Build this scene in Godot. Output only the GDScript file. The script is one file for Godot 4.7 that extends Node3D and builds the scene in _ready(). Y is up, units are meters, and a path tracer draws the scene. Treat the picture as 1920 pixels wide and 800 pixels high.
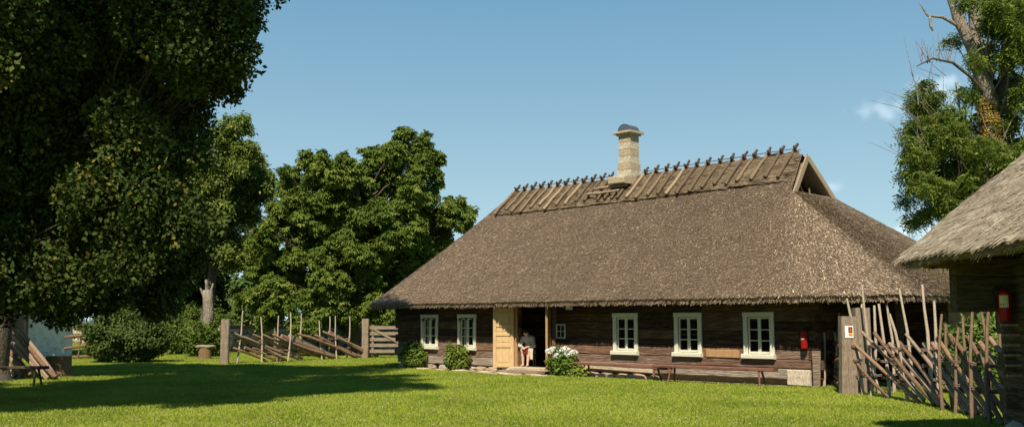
extends Node3D

var rng := RandomNumberGenerator.new()
var noise := FastNoiseLite.new()
var counts := {}
var M := {}

# ---------------------------------------------------------------- mesh building
class MB:
	var v := PackedVector3Array()
	var ix := PackedInt32Array()
	var cl := PackedColorArray()
	func tri(a: Vector3, b: Vector3, c: Vector3) -> void:
		var n := v.size()
		v.append(a); v.append(b); v.append(c)
		ix.append(n); ix.append(n + 1); ix.append(n + 2)
	func quad(a: Vector3, b: Vector3, c: Vector3, d: Vector3) -> void:
		var n := v.size()
		v.append(a); v.append(b); v.append(c); v.append(d)
		for k in [0, 1, 2, 0, 2, 3]: ix.append(n + k)
	func box(c: Vector3, s: Vector3, b := Basis.IDENTITY) -> void:
		var h := s * 0.5
		var p := []
		for k in 8:
			p.append(c + b * Vector3(h.x if k & 1 else -h.x, h.y if k & 2 else -h.y, h.z if k & 4 else -h.z))
		for f in [[4, 6, 7, 5], [1, 3, 2, 0], [5, 7, 3, 1], [0, 2, 6, 4], [6, 2, 3, 7], [0, 4, 5, 1]]:
			quad(p[f[0]], p[f[1]], p[f[2]], p[f[3]])
	# box with chamfered long edges, swept along x, edges wandering a little
	func hewn(c: Vector3, length: float, hy: float, hz: float, ch: float, wob: float, r: RandomNumberGenerator, b := Basis.IDENTITY) -> void:
		var n := clampi(int(length / 0.6), 1, 7)
		var base := v.size()
		var prof := [Vector2(-hz + ch, -hy), Vector2(hz - ch, -hy), Vector2(hz, -hy + ch), Vector2(hz, hy - ch), Vector2(hz - ch, hy), Vector2(-hz + ch, hy), Vector2(-hz, hy - ch), Vector2(-hz, -hy + ch)]
		for i in n + 1:
			var x := -length / 2 + length * i / n
			var dy := r.randf_range(-wob, wob)
			var dt := r.randf_range(-wob, wob)
			var dz := r.randf_range(-wob, wob)
			for q in prof:
				var yy: float = q.y + (dt if q.y > 0 else dy)
				v.append(c + b * Vector3(x, yy, q.x + (dz if q.x > 0 else 0.0)))
		for i in n:
			for k in 8:
				var a := base + i * 8 + k
				var d := base + i * 8 + (k + 1) % 8
				for q in [a, d, a + 8, d, d + 8, a + 8]: ix.append(q)
		for e in [0, n]:
			for k in range(1, 7):
				var o: int = base + e * 8
				if e == 0:
					for q in [o, o + k + 1, o + k]: ix.append(q)
				else:
					for q in [o, o + k, o + k + 1]: ix.append(q)
	func tube(pts: Array, rad: Array, sides := 7, cap := true) -> void:
		var base := v.size()
		var n := pts.size()
		var t0: Vector3 = (pts[1] - pts[0]).normalized()
		var up := Vector3.UP if absf(t0.y) < 0.9 else Vector3.RIGHT
		var sx := t0.cross(up).normalized()
		for i in n:
			var t: Vector3 = (pts[mini(i + 1, n - 1)] - pts[maxi(i - 1, 0)]).normalized()
			sx = (sx - t * sx.dot(t)).normalized()
			var sy := t.cross(sx)
			for k in sides:
				var a := TAU * k / sides
				v.append(pts[i] + (sx * cos(a) + sy * sin(a)) * rad[i])
		for i in n - 1:
			for k in sides:
				var a := base + i * sides + k
				var b := base + i * sides + (k + 1) % sides
				for q in [a, a + sides, b, b, a + sides, b + sides]: ix.append(q)
		if cap:
			for k in range(1, sides - 1):
				for q in [base, base + k, base + k + 1]: ix.append(q)
				var o := base + (n - 1) * sides
				for q in [o, o + k + 1, o + k]: ix.append(q)
	func lathe(prof: Array, sides: int, c := Vector3.ZERO) -> void:
		var base := v.size()
		for p in prof:
			for k in sides:
				var a := TAU * k / sides
				v.append(c + Vector3(cos(a) * p.x, p.y, sin(a) * p.x))
		for i in prof.size() - 1:
			for k in sides:
				var a := base + i * sides + k
				var b := base + i * sides + (k + 1) % sides
				for q in [a, b, a + sides, b, b + sides, a + sides]: ix.append(q)
	func mesh(smooth := false) -> ArrayMesh:
		var m := ArrayMesh.new()
		var arr := []
		arr.resize(Mesh.ARRAY_MAX)
		arr[Mesh.ARRAY_VERTEX] = v
		if smooth:
			var nn := PackedVector3Array()
			nn.resize(v.size())
			for i in range(0, ix.size(), 3):
				var a := ix[i]
				var b := ix[i + 1]
				var c := ix[i + 2]
				var f := (v[c] - v[a]).cross(v[b] - v[a])
				nn[a] += f; nn[b] += f; nn[c] += f
			for i in nn.size():
				nn[i] = nn[i].normalized() if nn[i].length_squared() > 1e-20 else Vector3.UP
			arr[Mesh.ARRAY_NORMAL] = nn
		if cl.size() == v.size(): arr[Mesh.ARRAY_COLOR] = cl
		arr[Mesh.ARRAY_INDEX] = ix
		m.add_surface_from_arrays(Mesh.PRIMITIVE_TRIANGLES, arr)
		return m

# ---------------------------------------------------------------- scene helpers
func nm(parent: Node, called: String) -> String:
	var key := str(parent.get_instance_id()) + called
	var n: int = counts.get(key, 0)
	counts[key] = n + 1
	return called if n == 0 else "%s_%03d" % [called, n]

func put(called: String, mesh: Mesh, mat: Material, parent: Node = self, at := Transform3D.IDENTITY) -> MeshInstance3D:
	var o := MeshInstance3D.new()
	o.name = nm(parent, called)
	o.mesh = mesh
	o.material_override = mat
	o.transform = at
	parent.add_child(o, true)
	return o

func thing(called: String, label: String, category: String, at := Vector3.ZERO, turn := 0.0, group := "") -> Node3D:
	var o := Node3D.new()
	o.name = nm(self, called)
	add_child(o, true)
	o.position = at
	o.rotation.y = turn
	tag(o, label, category, group)
	return o

func hub(called: String, parent: Node, at := Transform3D.IDENTITY) -> Node3D:
	var o := Node3D.new()
	o.name = nm(parent, called)
	parent.add_child(o, true)
	o.transform = at
	return o

func tag(o: Node, label: String, category: String, group := "") -> void:
	o.set_meta("label", label)
	o.set_meta("category", category)
	if group != "": o.set_meta("group", group)

func copies(called: String, mesh: Mesh, mat: Material, parent: Node, xf: PackedFloat32Array) -> MultiMeshInstance3D:
	var mm := MultiMesh.new()
	mm.transform_format = MultiMesh.TRANSFORM_3D
	mm.use_colors = true
	mm.mesh = mesh
	mm.instance_count = xf.size() / 16
	mm.buffer = xf
	var o := MultiMeshInstance3D.new()
	o.name = nm(parent, called)
	o.multimesh = mm
	o.material_override = mat
	o.set_meta("kind", "stuff")
	parent.add_child(o, true)
	return o

func push(buf: PackedFloat32Array, b: Basis, p: Vector3, c: Color) -> void:
	buf.append_array(PackedFloat32Array([b.x.x, b.y.x, b.z.x, p.x, b.x.y, b.y.y, b.z.y, p.y, b.x.z, b.y.z, b.z.z, p.z, c.r, c.g, c.b, 1.0]))

func rr(a: float, b: float) -> float: return rng.randf_range(a, b)
func rdir() -> Vector3:
	var z := rr(-1, 1)
	var a := rr(0, TAU)
	var r := sqrt(1 - z * z)
	return Vector3(r * cos(a), z, r * sin(a))

# basis with y along n, x roughly along t
func along(n: Vector3, t: Vector3) -> Basis:
	n = n.normalized()
	var x := (t - n * t.dot(n))
	if x.length_squared() < 1e-6: x = n.cross(Vector3(0.3, 0.5, 0.8))
	x = x.normalized()
	return Basis(x, n, x.cross(n))

# ---------------------------------------------------------------- materials
func lin(r: float, g: float, b: float) -> Color: return Color(r, g, b).linear_to_srgb()

# a tileable colour texture from two noises: lo..mid..hi in linear light
func tex(seed_: int, f1: float, f2: float, mixv: float, stops: Array, size := 256) -> ImageTexture:
	var a := FastNoiseLite.new()
	a.seed = seed_; a.frequency = f1; a.fractal_octaves = 4
	var b := FastNoiseLite.new()
	b.seed = seed_ + 7; b.frequency = f2; b.fractal_octaves = 3
	var da := a.get_seamless_image(size, size).get_data()
	var db := b.get_seamless_image(size, size).get_data()
	var lut := []
	for k in 256:
		var t := k / 255.0 * (stops.size() - 1)
		var i := mini(int(t), stops.size() - 2)
		var c: Color = stops[i].lerp(stops[i + 1], t - i)
		lut.append(c.linear_to_srgb())
	var out := PackedByteArray()
	out.resize(size * size * 3)
	for i in size * size:
		var c: Color = lut[clampi(int(((da[i] * mixv + db[i] * (1.0 - mixv)) - 128.0) * 1.35 + 128.0), 0, 255)]
		out[i * 3] = c.r8; out[i * 3 + 1] = c.g8; out[i * 3 + 2] = c.b8
	var im := Image.create_from_data(size, size, false, Image.FORMAT_RGB8, out)
	return ImageTexture.create_from_image(im)

func grey(seed_: int, f: float, size := 256) -> ImageTexture:
	var a := FastNoiseLite.new()
	a.seed = seed_; a.frequency = f; a.fractal_octaves = 4
	return ImageTexture.create_from_image(a.get_seamless_image(size, size))

func textured(t: Texture2D, scale: Vector3, rough := 0.9, bump: Texture2D = null, bump_cm := 0.5, tint := Color.WHITE, offset := Vector3.ZERO) -> StandardMaterial3D:
	var m := StandardMaterial3D.new()
	m.albedo_texture = t
	m.albedo_color = tint
	m.uv1_triplanar = true
	m.uv1_scale = scale
	m.uv1_offset = offset
	m.roughness = rough
	m.metallic_specular = 0.25
	if bump:
		m.heightmap_enabled = true
		m.heightmap_texture = bump
		m.heightmap_scale = bump_cm
	return m

func plain(c: Color, rough := 0.8) -> StandardMaterial3D:
	var m := StandardMaterial3D.new()
	m.albedo_color = c
	m.roughness = rough
	m.metallic_specular = 0.3
	return m

func leafy(back: float, rough := 0.55) -> StandardMaterial3D:
	var m := StandardMaterial3D.new()
	m.albedo_color = Color.WHITE
	m.vertex_color_use_as_albedo = true
	m.roughness = rough
	m.metallic_specular = 0.2
	m.cull_mode = BaseMaterial3D.CULL_DISABLED
	if back > 0.0:
		m.backlight_enabled = true
		m.backlight = Color(back, back, back * 0.4)
	return m

func c3(r: float, g: float, b: float) -> Color: return Color(r, g, b)
const CROWN_A = [[-5.17,7.03,-17.84,0.59],[-4.91,6.23,-17.25,0.42],[-5.73,6.47,-18.54,0.74],[-5.29,7.17,-17.48,0.65],[-5.91,6.66,-17.09,1.10],[-7.73,6.89,-18.57,1.59],[-10.50,7.30,-20.84,1.89],[-7.18,5.86,-20.32,1.03],[-6.60,6.33,-20.17,0.65],[-7.62,4.89,-17.78,1.52],[-9.85,4.72,-19.16,1.74],[-6.23,4.24,-18.02,0.92],[-5.62,3.51,-17.56,0.61],[-6.77,3.29,-17.27,1.20],[-8.37,3.05,-17.74,1.33],[-6.99,2.97,-20.88,0.84],[-7.65,2.50,-20.45,0.93],[-8.80,2.50,-20.35,0.98],[-11.72,6.03,-20.32,2.06],[-9.95,3.23,-17.65,1.60],[-6.44,8.74,-18.16,1.46],[-9.13,9.85,-19.56,2.09],[-11.53,9.35,-20.02,2.14],[-6.03,9.21,-20.56,0.99],[-7.27,2.07,-20.67,0.55],[-8.62,2.27,-17.18,0.87],[-8.71,2.04,-19.47,0.62],[-10.74,2.05,-19.76,1.27],[-5.15,8.53,-19.03,0.81],[-8.53,6.77,-16.50,1.32],[-9.02,5.93,-16.50,1.32]]
const CROWN_B = [[-14.29,10.84,-49.23,1.00],[-13.78,11.52,-49.94,0.69],[-13.79,9.59,-49.01,1.18],[-13.23,9.08,-51.04,0.87],[-13.57,7.95,-50.88,1.14],[-12.44,8.54,-50.11,0.54],[-14.42,8.05,-49.52,1.59],[-14.24,6.58,-50.98,1.31],[-14.80,5.69,-50.17,1.34],[-13.50,9.90,-50.92,0.65],[-15.96,10.16,-50.84,1.63],[-15.87,7.03,-50.02,1.87],[-13.86,4.86,-49.79,0.96],[-16.28,8.96,-50.24,1.61]]
const CROWN_CHESTNUT = [[-5.04,10.22,-47.72,0.97],[-5.68,9.59,-46.65,1.00],[-4.09,9.17,-47.22,0.86],[-6.92,9.14,-49.25,1.26],[-7.98,8.57,-46.17,1.04],[-9.08,8.42,-46.19,1.09],[-10.60,8.18,-48.51,0.93],[-10.69,8.61,-47.12,0.40],[-3.59,9.45,-48.14,0.36],[-3.74,7.19,-47.88,1.13],[-2.75,6.61,-47.37,0.86],[-2.42,7.16,-49.99,0.48],[-5.04,7.31,-46.78,1.55],[-7.18,6.90,-47.65,1.68],[-9.06,6.68,-46.81,1.50],[-10.96,6.61,-48.53,1.14],[-11.50,5.70,-47.11,0.86],[-6.61,5.09,-47.42,1.78],[-4.73,5.46,-48.99,1.44],[-8.10,4.82,-47.28,1.67],[-10.33,4.63,-48.23,1.44],[-12.21,4.32,-49.62,1.06],[-9.16,3.03,-46.40,1.24],[-10.84,2.65,-46.25,1.04],[-7.50,2.79,-46.92,1.30],[-6.16,3.50,-49.06,1.18],[-4.66,3.74,-48.46,1.17],[-12.01,2.67,-46.95,0.88],[-6.55,1.93,-47.32,0.89],[-8.44,7.68,-46.71,1.25],[-7.71,6.02,-47.84,1.53],[-5.71,6.11,-46.17,1.48],[-10.08,5.84,-48.79,1.30],[-9.01,3.79,-49.58,1.59],[-11.04,3.80,-49.82,1.20],[-12.32,5.07,-48.94,0.79],[-8.49,1.94,-49.84,1.07],[-9.44,1.92,-46.07,0.99],[-11.42,1.92,-47.16,0.81],[-5.84,2.34,-49.86,0.93],[-6.36,8.40,-49.10,1.18],[-10.26,7.29,-47.64,1.02]]
const CROWN_ASH = [[17.02,10.71,-41.24,0.49],[17.25,10.73,-40.34,0.56],[16.92,9.61,-40.89,0.70],[17.02,9.43,-39.42,0.63],[16.10,8.09,-39.14,0.71],[17.14,8.09,-39.84,0.72],[16.16,7.00,-38.98,0.67],[17.22,6.87,-39.67,0.76],[17.44,6.19,-41.29,0.62],[17.94,7.61,-39.53,0.85],[17.38,8.53,-38.63,0.54],[18.18,6.85,-38.73,0.93],[19.24,7.97,-39.07,0.88],[20.91,9.14,-40.79,0.98],[20.23,7.62,-39.62,1.06],[18.03,10.52,-39.41,0.42],[17.54,9.75,-38.87,0.50],[21.29,11.07,-41.35,0.80],[19.54,13.39,-39.79,0.64],[19.75,12.55,-39.18,0.71],[20.27,12.21,-38.77,0.75],[18.86,13.85,-38.75,0.58],[20.19,13.84,-39.07,0.71],[20.11,11.55,-40.50,0.56],[18.41,13.16,-39.02,0.33],[20.68,14.38,-38.71,1.04],[15.98,7.46,-39.97,0.34],[15.87,8.65,-39.30,0.38],[17.50,11.54,-41.39,0.35],[17.20,6.25,-38.94,0.75],[18.35,6.39,-40.08,0.77],[19.53,6.25,-40.77,0.87],[19.12,7.64,-39.75,0.77],[20.74,6.99,-41.37,0.88],[20.76,8.33,-39.94,0.96],[18.32,8.86,-39.28,0.55],[19.00,9.61,-39.75,0.43],[19.78,9.61,-38.70,0.83],[20.33,11.82,-39.78,0.64],[20.59,11.26,-39.30,0.84],[18.03,8.75,-41.09,0.66],[16.31,6.60,-40.93,0.39],[16.30,5.73,-40.00,0.38],[19.55,13.50,-38.69,0.74],[20.51,12.80,-39.31,0.84],[20.33,14.46,-39.28,0.76],[19.54,11.89,-39.18,0.54],[20.41,10.38,-39.25,0.76],[20.84,9.75,-41.04,0.66],[18.02,14.03,-39.00,0.38],[18.11,11.77,-38.74,0.33],[18.17,10.70,-41.20,0.48],[17.38,9.20,-38.80,0.54],[17.96,8.14,-38.80,0.62],[18.38,7.89,-38.60,0.62],[18.95,6.84,-38.60,0.74],[17.58,6.86,-38.80,0.71],[19.55,8.60,-39.00,0.63],[18.32,8.99,-38.80,0.37]]
const HIGH_A = [[-7.0,9.8,-15.0,2.2,0.68],[-9.8,10.4,-13.8,2.4,0.68],[-5.7,10.0,-16.8,1.7,0.68],[-8.2,12.0,-16.0,2.3,0.68],[-11.5,11.5,-16.0,2.4,0.68],[-6.2,11.6,-18.5,1.8,0.68],[-9.0,13.2,-18.5,2.2,0.68],[-12.2,9.2,-14.0,2.2,0.68],[-7.4,12.8,-20.5,1.9,0.68],[-4.9,9.2,-19.2,1.2,0.68],[-10.5,12.5,-21.5,2.0,0.68],[-7.2,15.5,-22.5,1.5,0.68],[-8.4,15.0,-21.0,1.8,0.68],[-6.5,15.2,-22.2,1.1,0.68],[-4.3,10.0,-15.6,1.4,0.68],[-9.5,15.5,-20.0,2.0,0.68]]
const STAKES_R = [[7.69,-22.11,7.41,2.12,-22.11],[7.69,-21.64,7.84,1.94,-21.64],[8.17,-22.43,7.87,2.42,-22.43],[7.97,-21.34,7.83,1.98,-21.34],[7.91,-20.22,7.62,1.77,-20.22],[8.61,-22.77,8.54,2.00,-22.77],[8.79,-22.11,8.58,2.34,-22.11],[7.98,-19.21,7.89,2.31,-19.21],[8.75,-20.77,8.76,2.03,-20.77],[7.95,-22.94,8.04,2.01,-22.94],[7.74,-24.99,7.78,1.34,-24.99],[8.06,-25.40,8.30,1.81,-25.40],[8.06,-25.61,8.02,1.48,-25.61]]

# ---------------------------------------------------------------- thatch
var grid_n := 0
func thatch(parent: Node3D, E: Array, T: Array, nt: int, sag: float, lip: float, mat: Material, wav: float, centre: Vector3, ytop: float) -> Array:
	var n := E.size()
	var G := []
	for i in n:
		var col := []
		for j in nt + 1:
			var t := float(j) / nt
			var p: Vector3 = E[i].lerp(T[i], t)
			var tg := clampf((p.y - E[i].y) / ytop, 0.0, 1.0)
			p.y += sag * 4.0 * tg * (1.0 - tg) + noise.get_noise_3d(p.x * 1.3, p.y * 1.3, p.z * 1.3) * wav * (1.0 - t * 0.6)
			col.append(p)
		G.append(col)
	var b := MB.new()
	for i in n:
		for j in nt + 1: b.v.append(G[i][j])
	for i in n:
		var i2 := (i + 1) % n
		for j in nt:
			var a := i * (nt + 1) + j
			var c := i2 * (nt + 1) + j
			for q in [a, a + 1, c, c, a + 1, c + 1]: b.ix.append(q)
	put("thatch", b.mesh(true), mat, parent)
	# eave lip and the underside
	var u := MB.new()
	for i in n:
		var e: Vector3 = G[i][0]
		var inw := (centre - e); inw.y = 0; inw = inw.normalized()
		var k: Vector3 = T[i] - e
		var w := noise.get_noise_2d(e.x * 9.0, e.z * 9.0) * 0.03
		u.v.append(e)
		u.v.append(e + Vector3(0, -lip * 0.35 + w, 0) + inw * 0.05)
		u.v.append(e + Vector3(0, -lip * 0.55 + w, 0) + inw * 0.2)
		u.v.append(e + Vector3(0, -lip, 0) + k * 0.2)
		u.v.append(e + Vector3(0, -lip, 0) + k * 0.75)
	for i in n:
		var i2 := (i + 1) % n
		for j in 4:
			var a := i * 5 + j
			var c := i2 * 5 + j
			for q in [a, c, a + 1, c, c + 1, a + 1]: u.ix.append(q)
	put("eave_underside", u.mesh(true), M.thatch_under, parent)
	return G

func reed_tuft(n: int, l: float, w: float, spread: float) -> ArrayMesh:
	var b := MB.new()
	for i in n:
		var o := Vector3(rr(-spread, spread), rr(0, 0.012), rr(-spread, spread))
		var a := rr(-0.22, 0.22)
		var d := Vector3(sin(a), 0, cos(a))           # +z runs down the slope
		var s := Vector3(d.z, 0, -d.x) * w * rr(0.7, 1.3)
		var ll := l * rr(0.6, 1.2)
		var h := Vector3(0, rr(0.006, 0.017), 0)
		var e := o + d * ll + h
		b.quad(o - s, o + s, e + s, e - s)
		b.quad(e - s, e + s, e + s - h * 1.6 - d * 0.01, e - s - h * 1.6 - d * 0.01)   # the cut end
	return b.mesh()

func reeds(parent: Node3D, G: Array, from: int, to: int, j0: int, j1: int, density: float, mesh: Mesh, cols: Array, turn := 0.0, called := "reeds") -> void:
	var buf := PackedFloat32Array()
	var n := G.size()
	for ii in range(from, to):
		var i := ii % n
		var i2 := (i + 1) % n
		for j in range(j0, j1):
			var a: Vector3 = G[i][j]
			var b: Vector3 = G[i2][j]
			var c: Vector3 = G[i2][j + 1]
			var d: Vector3 = G[i][j + 1]
			var nrm := ((d - a).cross(b - a) + (c - d).cross(b - c) * 1.0)
			var ar := (((d - a).cross(b - a)).length() + ((d - c).cross(b - c)).length()) * 0.5
			var down := (a + b - c - d)
			if ar < 1e-5: continue
			nrm = ((c - a).cross(b - d)).normalized()
			if nrm.y < 0: nrm = -nrm
			var cnt := int(ar * density + rng.randf())
			for k in cnt:
				var x := rng.randf()
				var y := rng.randf()
				var p := a.lerp(b, x).lerp(d.lerp(c, x), y)
				var dn := down.normalized()
				var xx := dn.cross(nrm).normalized()
				var bs := Basis(-xx, nrm, dn).rotated(nrm, turn + rr(-0.22, 0.22))
				bs = bs.scaled(Vector3.ONE * rr(0.7, 1.3))
				var pt := clampf(noise.get_noise_3d(p.x * 2.2, p.y * 2.2, p.z * 2.2) * 0.9 + 0.5, 0, 1)
				var col: Color = cols[0].lerp(cols[1], rng.randf() * 0.75 + pt * 0.25)
				if rng.randf() < 0.06: col = cols[2]
				push(buf, bs, p + nrm * 0.004, col)
	copies(called, mesh, M.reed, parent, buf)

# ---------------------------------------------------------------- trees
func leaf_cluster(n: int, spread: float, l: float, w: float) -> ArrayMesh:
	var b := MB.new()
	for i in n:
		var o := rdir() * spread * sqrt(rng.randf())
		var d := (rdir() + o.normalized() * 0.7 + Vector3(0, -0.25, 0)).normalized()
		var nn := (Vector3(0, 1, 0) + rdir() * 0.75).normalized()
		var s := d.cross(nn).normalized()
		nn = s.cross(d)
		var k := rr(0.75, 1.25)
		var m := o + d * l * 0.45 * k - nn * l * 0.03
		var tip := o + d * l * k - nn * l * 0.16
		b.quad(o, m + s * w * k * 0.5, tip, m - s * w * k * 0.5)
	return b.mesh()

func palmate(l: float, w: float) -> ArrayMesh:
	var b := MB.new()
	for g in 2:
		var off := Vector3(rr(-0.14, 0.14), rr(-0.06, 0.06), rr(-0.14, 0.14))
		var tilt := Basis(Vector3(rr(-1, 1), 0, rr(-1, 1)).normalized(), rr(0.1, 0.5))
		for i in 6:
			var a := TAU * i / 6.6 + g
			var d := tilt * Vector3(cos(a), -0.12, sin(a))
			var s := tilt * Vector3(-sin(a), 0, cos(a))
			var k := rr(0.8, 1.1) * (1.0 if i % 5 else 0.7)
			var m := off + d * l * 0.62 * k
			b.quad(off, m + s * w * 0.5, off + d * l * k + Vector3(0, -0.06, 0), m - s * w * 0.5)
	return b.mesh()

func pinnate(l: float) -> ArrayMesh:      # an ash leaf: paired narrow leaflets along a drooping stalk
	var b := MB.new()
	for g in 3:
		var a := TAU * g / 3.0 + rr(-0.5, 0.5)
		var d := Vector3(cos(a), -0.25, sin(a))
		var s := Vector3(-sin(a), 0, cos(a))
		for i in 4:
			var o := d * l * (0.25 + 0.22 * i) + Vector3(0, -0.02 * i * i, 0)
			for q in [-1.0, 1.0]:
				var e: Vector3 = (s * q + d * 0.7 + Vector3(0, -0.3, 0)).normalized()
				var w := d.cross(Vector3.UP).cross(e).normalized() * 0.022
				b.quad(o, o + e * l * 0.2 + w, o + e * l * 0.42, o + e * l * 0.2 - w)
	return b.mesh()

func limb(b: MB, p0: Vector3, p1: Vector3, r0: float, r1: float, bend := 0.12, sides := 6) -> Array:
	var pts := []
	var rad := []
	var L := p0.distance_to(p1)
	var n := clampi(int(L / 0.5), 3, 9)
	var off := rdir() * L * bend
	for i in n + 1:
		var t := float(i) / n
		var p := p0.lerp(p1, t) + off * sin(t * PI) + rdir() * L * 0.012 * (1.0 if i > 0 else 0.0)
		pts.append(p)
		rad.append(lerpf(r0, r1, pow(t, 0.8)))
	b.tube(pts, rad, sides)
	return pts

func tree(called: String, label: String, base: Vector3, top: Vector3, r0: float, blobs: Array, lmesh: Array, mat: Material, density: float, cols: Array, bark: Material, group := "trees", sub := 11, upw := 0.7, rlo := 0.3, rhi := 0.5, out_ := 0.82) -> Node3D:
	var t := thing(called, label, "tree", base, 0.0, group)
	var tb := MB.new()
	var tp := base.lerp(top, 1.0)
	var tr := limb(tb, Vector3(0, -0.1, 0), tp - base, r0, r0 * 0.45, 0.03, 9)
	# root flare
	tb.lathe([Vector2(r0 * 1.7, -0.05), Vector2(r0 * 1.25, 0.12), Vector2(r0 * 1.02, 0.4)], 9)
	put("trunk", tb.mesh(true), bark, t)
	var bb := MB.new()
	var bufs := []
	for q in lmesh: bufs.append(PackedFloat32Array())
	for bl in blobs:
		var c := Vector3(bl[0], bl[1], bl[2]) - base
		var R: float = bl[3]
		# the branch that carries it leaves the trunk below it
		var best: Vector3 = tr[0]
		var want := maxf(c.y - Vector2(c.x, c.z).length() * 0.7, (top.y - base.y) * 0.3)
		for q in tr:
			if absf(q.y - want) < absf(best.y - want): best = q
		var pts := limb(bb, best, c, maxf(r0 * 0.22, 0.03), 0.02, 0.1, 5)
		for s in sub:
			var d := rdir()
			d.y = d.y * 0.85 + 0.1
			var cc := c + d * R * rr(0.45, out_)
			var rs := R * rr(rlo, rhi)
			limb(bb, pts[rng.randi_range(pts.size() / 2, pts.size() - 1)], cc, 0.018, 0.006, 0.12, 4)
			var cnt := int(4.0 * PI * rs * rs * density * (bl[4] if bl.size() > 4 else 1.0) + rng.randf())
			for k in cnt:
				var dd := rdir()
				var p := cc + dd * rs * (0.45 + 0.6 * sqrt(rng.randf()))
				p.y -= rs * 0.15
				if p.y + base.y < 0.15: continue
				var nn := (dd * 0.6 + Vector3.UP * upw + rdir() * 0.5).normalized()
				var bs := along(nn, rdir()).scaled(Vector3.ONE * rr(0.75, 1.25))
				var h: Color = cols[0].lerp(cols[1], rng.randf())
				if rng.randf() < 0.06: h = cols[2]
				push(bufs[k % lmesh.size()], bs, p, h)
	put("branches", bb.mesh(true), bark, t)
	for q in lmesh.size(): copies("crown", lmesh[q], mat, t, bufs[q])
	return t

func bush(called: String, label: String, category: String, base: Vector3, size: Vector3, lmesh: Array, mat: Material, count: int, cols: Array, group := "") -> Node3D:
	var t := thing(called, label, category, base, 0.0, group)
	var sb := MB.new()
	for i in 14:
		var d := rdir(); d.y = absf(d.y) * 0.8 + 0.2
		limb(sb, Vector3(rr(-0.1, 0.1), -0.03, rr(-0.1, 0.1)), Vector3(d.x * size.x * 0.7, d.y * size.y * 0.8, d.z * size.z * 0.7), 0.018, 0.005, 0.15, 4)
	put("stems", sb.mesh(true), M.bark, t)
	var bufs := []
	for q in lmesh: bufs.append(PackedFloat32Array())
	for k in count:
		var d := rdir()
		var lump := 0.8 + 0.75 * noise.get_noise_3d(d.x * 3.2 + base.x * 5, d.y * 3.2, d.z * 3.2 + base.z * 3)
		var f := lump * (0.55 + 0.47 * sqrt(rng.randf()))
		var p := Vector3(d.x * size.x, size.y * 0.5 + d.y * size.y * 0.5, d.z * size.z) * Vector3(f, lerpf(f, 1.0, 0.3), f)
		if p.y < 0.04: continue
		var nn := (d * 0.7 + Vector3.UP * 0.6 + rdir() * 0.4).normalized()
		push(bufs[k % lmesh.size()], along(nn, rdir()).scaled(Vector3.ONE * rr(0.75, 1.25)), p, cols[0].lerp(cols[1], rng.randf()))
	for q in lmesh.size(): copies("foliage", lmesh[q], mat, t, bufs[q])
	return t

# ---------------------------------------------------------------- fences
func pole(parent: Node, called: String, a: Vector3, b: Vector3, r0: float, r1: float, mat: Material, crook := 0.02, sides := 7) -> MeshInstance3D:
	var m := MB.new()
	var n := 5
	var L := a.distance_to(b)
	var off := rdir() * L * crook
	var pts := []
	var rad := []
	for i in n + 1:
		var t := float(i) / n
		pts.append((b - a) * t + off * sin(t * PI) + rdir() * r0 * 0.25)
		rad.append(lerpf(r0, r1, t) * rr(0.9, 1.1))
	m.tube(pts, rad, sides)
	return put(called, m.mesh(true), mat, parent, Transform3D(Basis.IDENTITY, a))

func half_pole(parent: Node, called: String, a: Vector3, b: Vector3, w: float, h: float, mat: Material) -> void:
	var m := MB.new()
	var d := (b - a)
	var x := d.normalized()
	var z := x.cross(Vector3.UP).normalized()
	m.hewn(Vector3.ZERO, d.length(), h * 0.5, w * 0.5, h * 0.22, 0.012, rng)
	put(called, m.mesh(), mat, parent, Transform3D(Basis(x, z.cross(x), z), (a + b) * 0.5))

# roundpole fence along a polyline: leaning rails dropping one way, stake pairs and withy bindings
func path_at(path: Array, s: float) -> Array:
	for i in path.size() - 1:
		var L: float = path[i].distance_to(path[i + 1])
		if s <= L or i == path.size() - 2:
			var d: Vector3 = (path[i + 1] - path[i]) / L
			return [path[i] + d * s, d]
		s -= L
	return [path[0], Vector3.RIGHT]

func rails(t: Node3D, path: Array, s0: float, s1: float, step: float, run: float, high: float, rad: float, mats: Array) -> void:
	var s := s0
	while s < s1:
		var A := path_at(path, s)
		var B := path_at(path, s + run * rr(0.85, 1.15))
		var side: Vector3 = A[1].cross(Vector3.UP)
		var a: Vector3 = A[0] + Vector3(0, high * rr(0.9, 1.08), 0) + side * rr(-0.05, 0.05)
		var b: Vector3 = B[0] + Vector3(0, rr(0.03, 0.14), 0) + side * rr(-0.05, 0.05)
		var m: Material = mats[rng.randi() % mats.size()]
		if rng.randf() < 0.35: half_pole(t, "rail", a, b, rad * 1.5, rad * 2.3, m)
		else: pole(t, "rail", a, b, rad * rr(0.7, 1.0), rad * rr(0.9, 1.25), m, 0.025, 8)
		s += step * rr(0.8, 1.2)

func stake(t: Node3D, a: Vector3, b: Vector3, r: float, mat: Material) -> void:
	pole(t, "stake", a - (b - a).normalized() * 0.1, b, r, r * 0.6, mat, 0.03, 6)

func binding(t: Node3D, at: Vector3, r: float, axis: Vector3) -> void:
	var m := MB.new()
	var bs := along(Vector3.UP, axis)
	for q in 2:
		var pts := []
		var rad := []
		for i in 10:
			var a := TAU * i / 9.0
			pts.append(bs * Vector3(cos(a) * r * 1.5, q * 0.03 + 0.008 * sin(a * 2 + q), sin(a) * r))
			rad.append(0.011)
		m.tube(pts, rad, 4)
	put("binding", m.mesh(true), M.withy, t, Transform3D(Basis.IDENTITY, at))

# ---------------------------------------------------------------- the farmhouse
const HO = Vector3(-3.164, 0, -35.2216)
const HPSI = 0.77341

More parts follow.
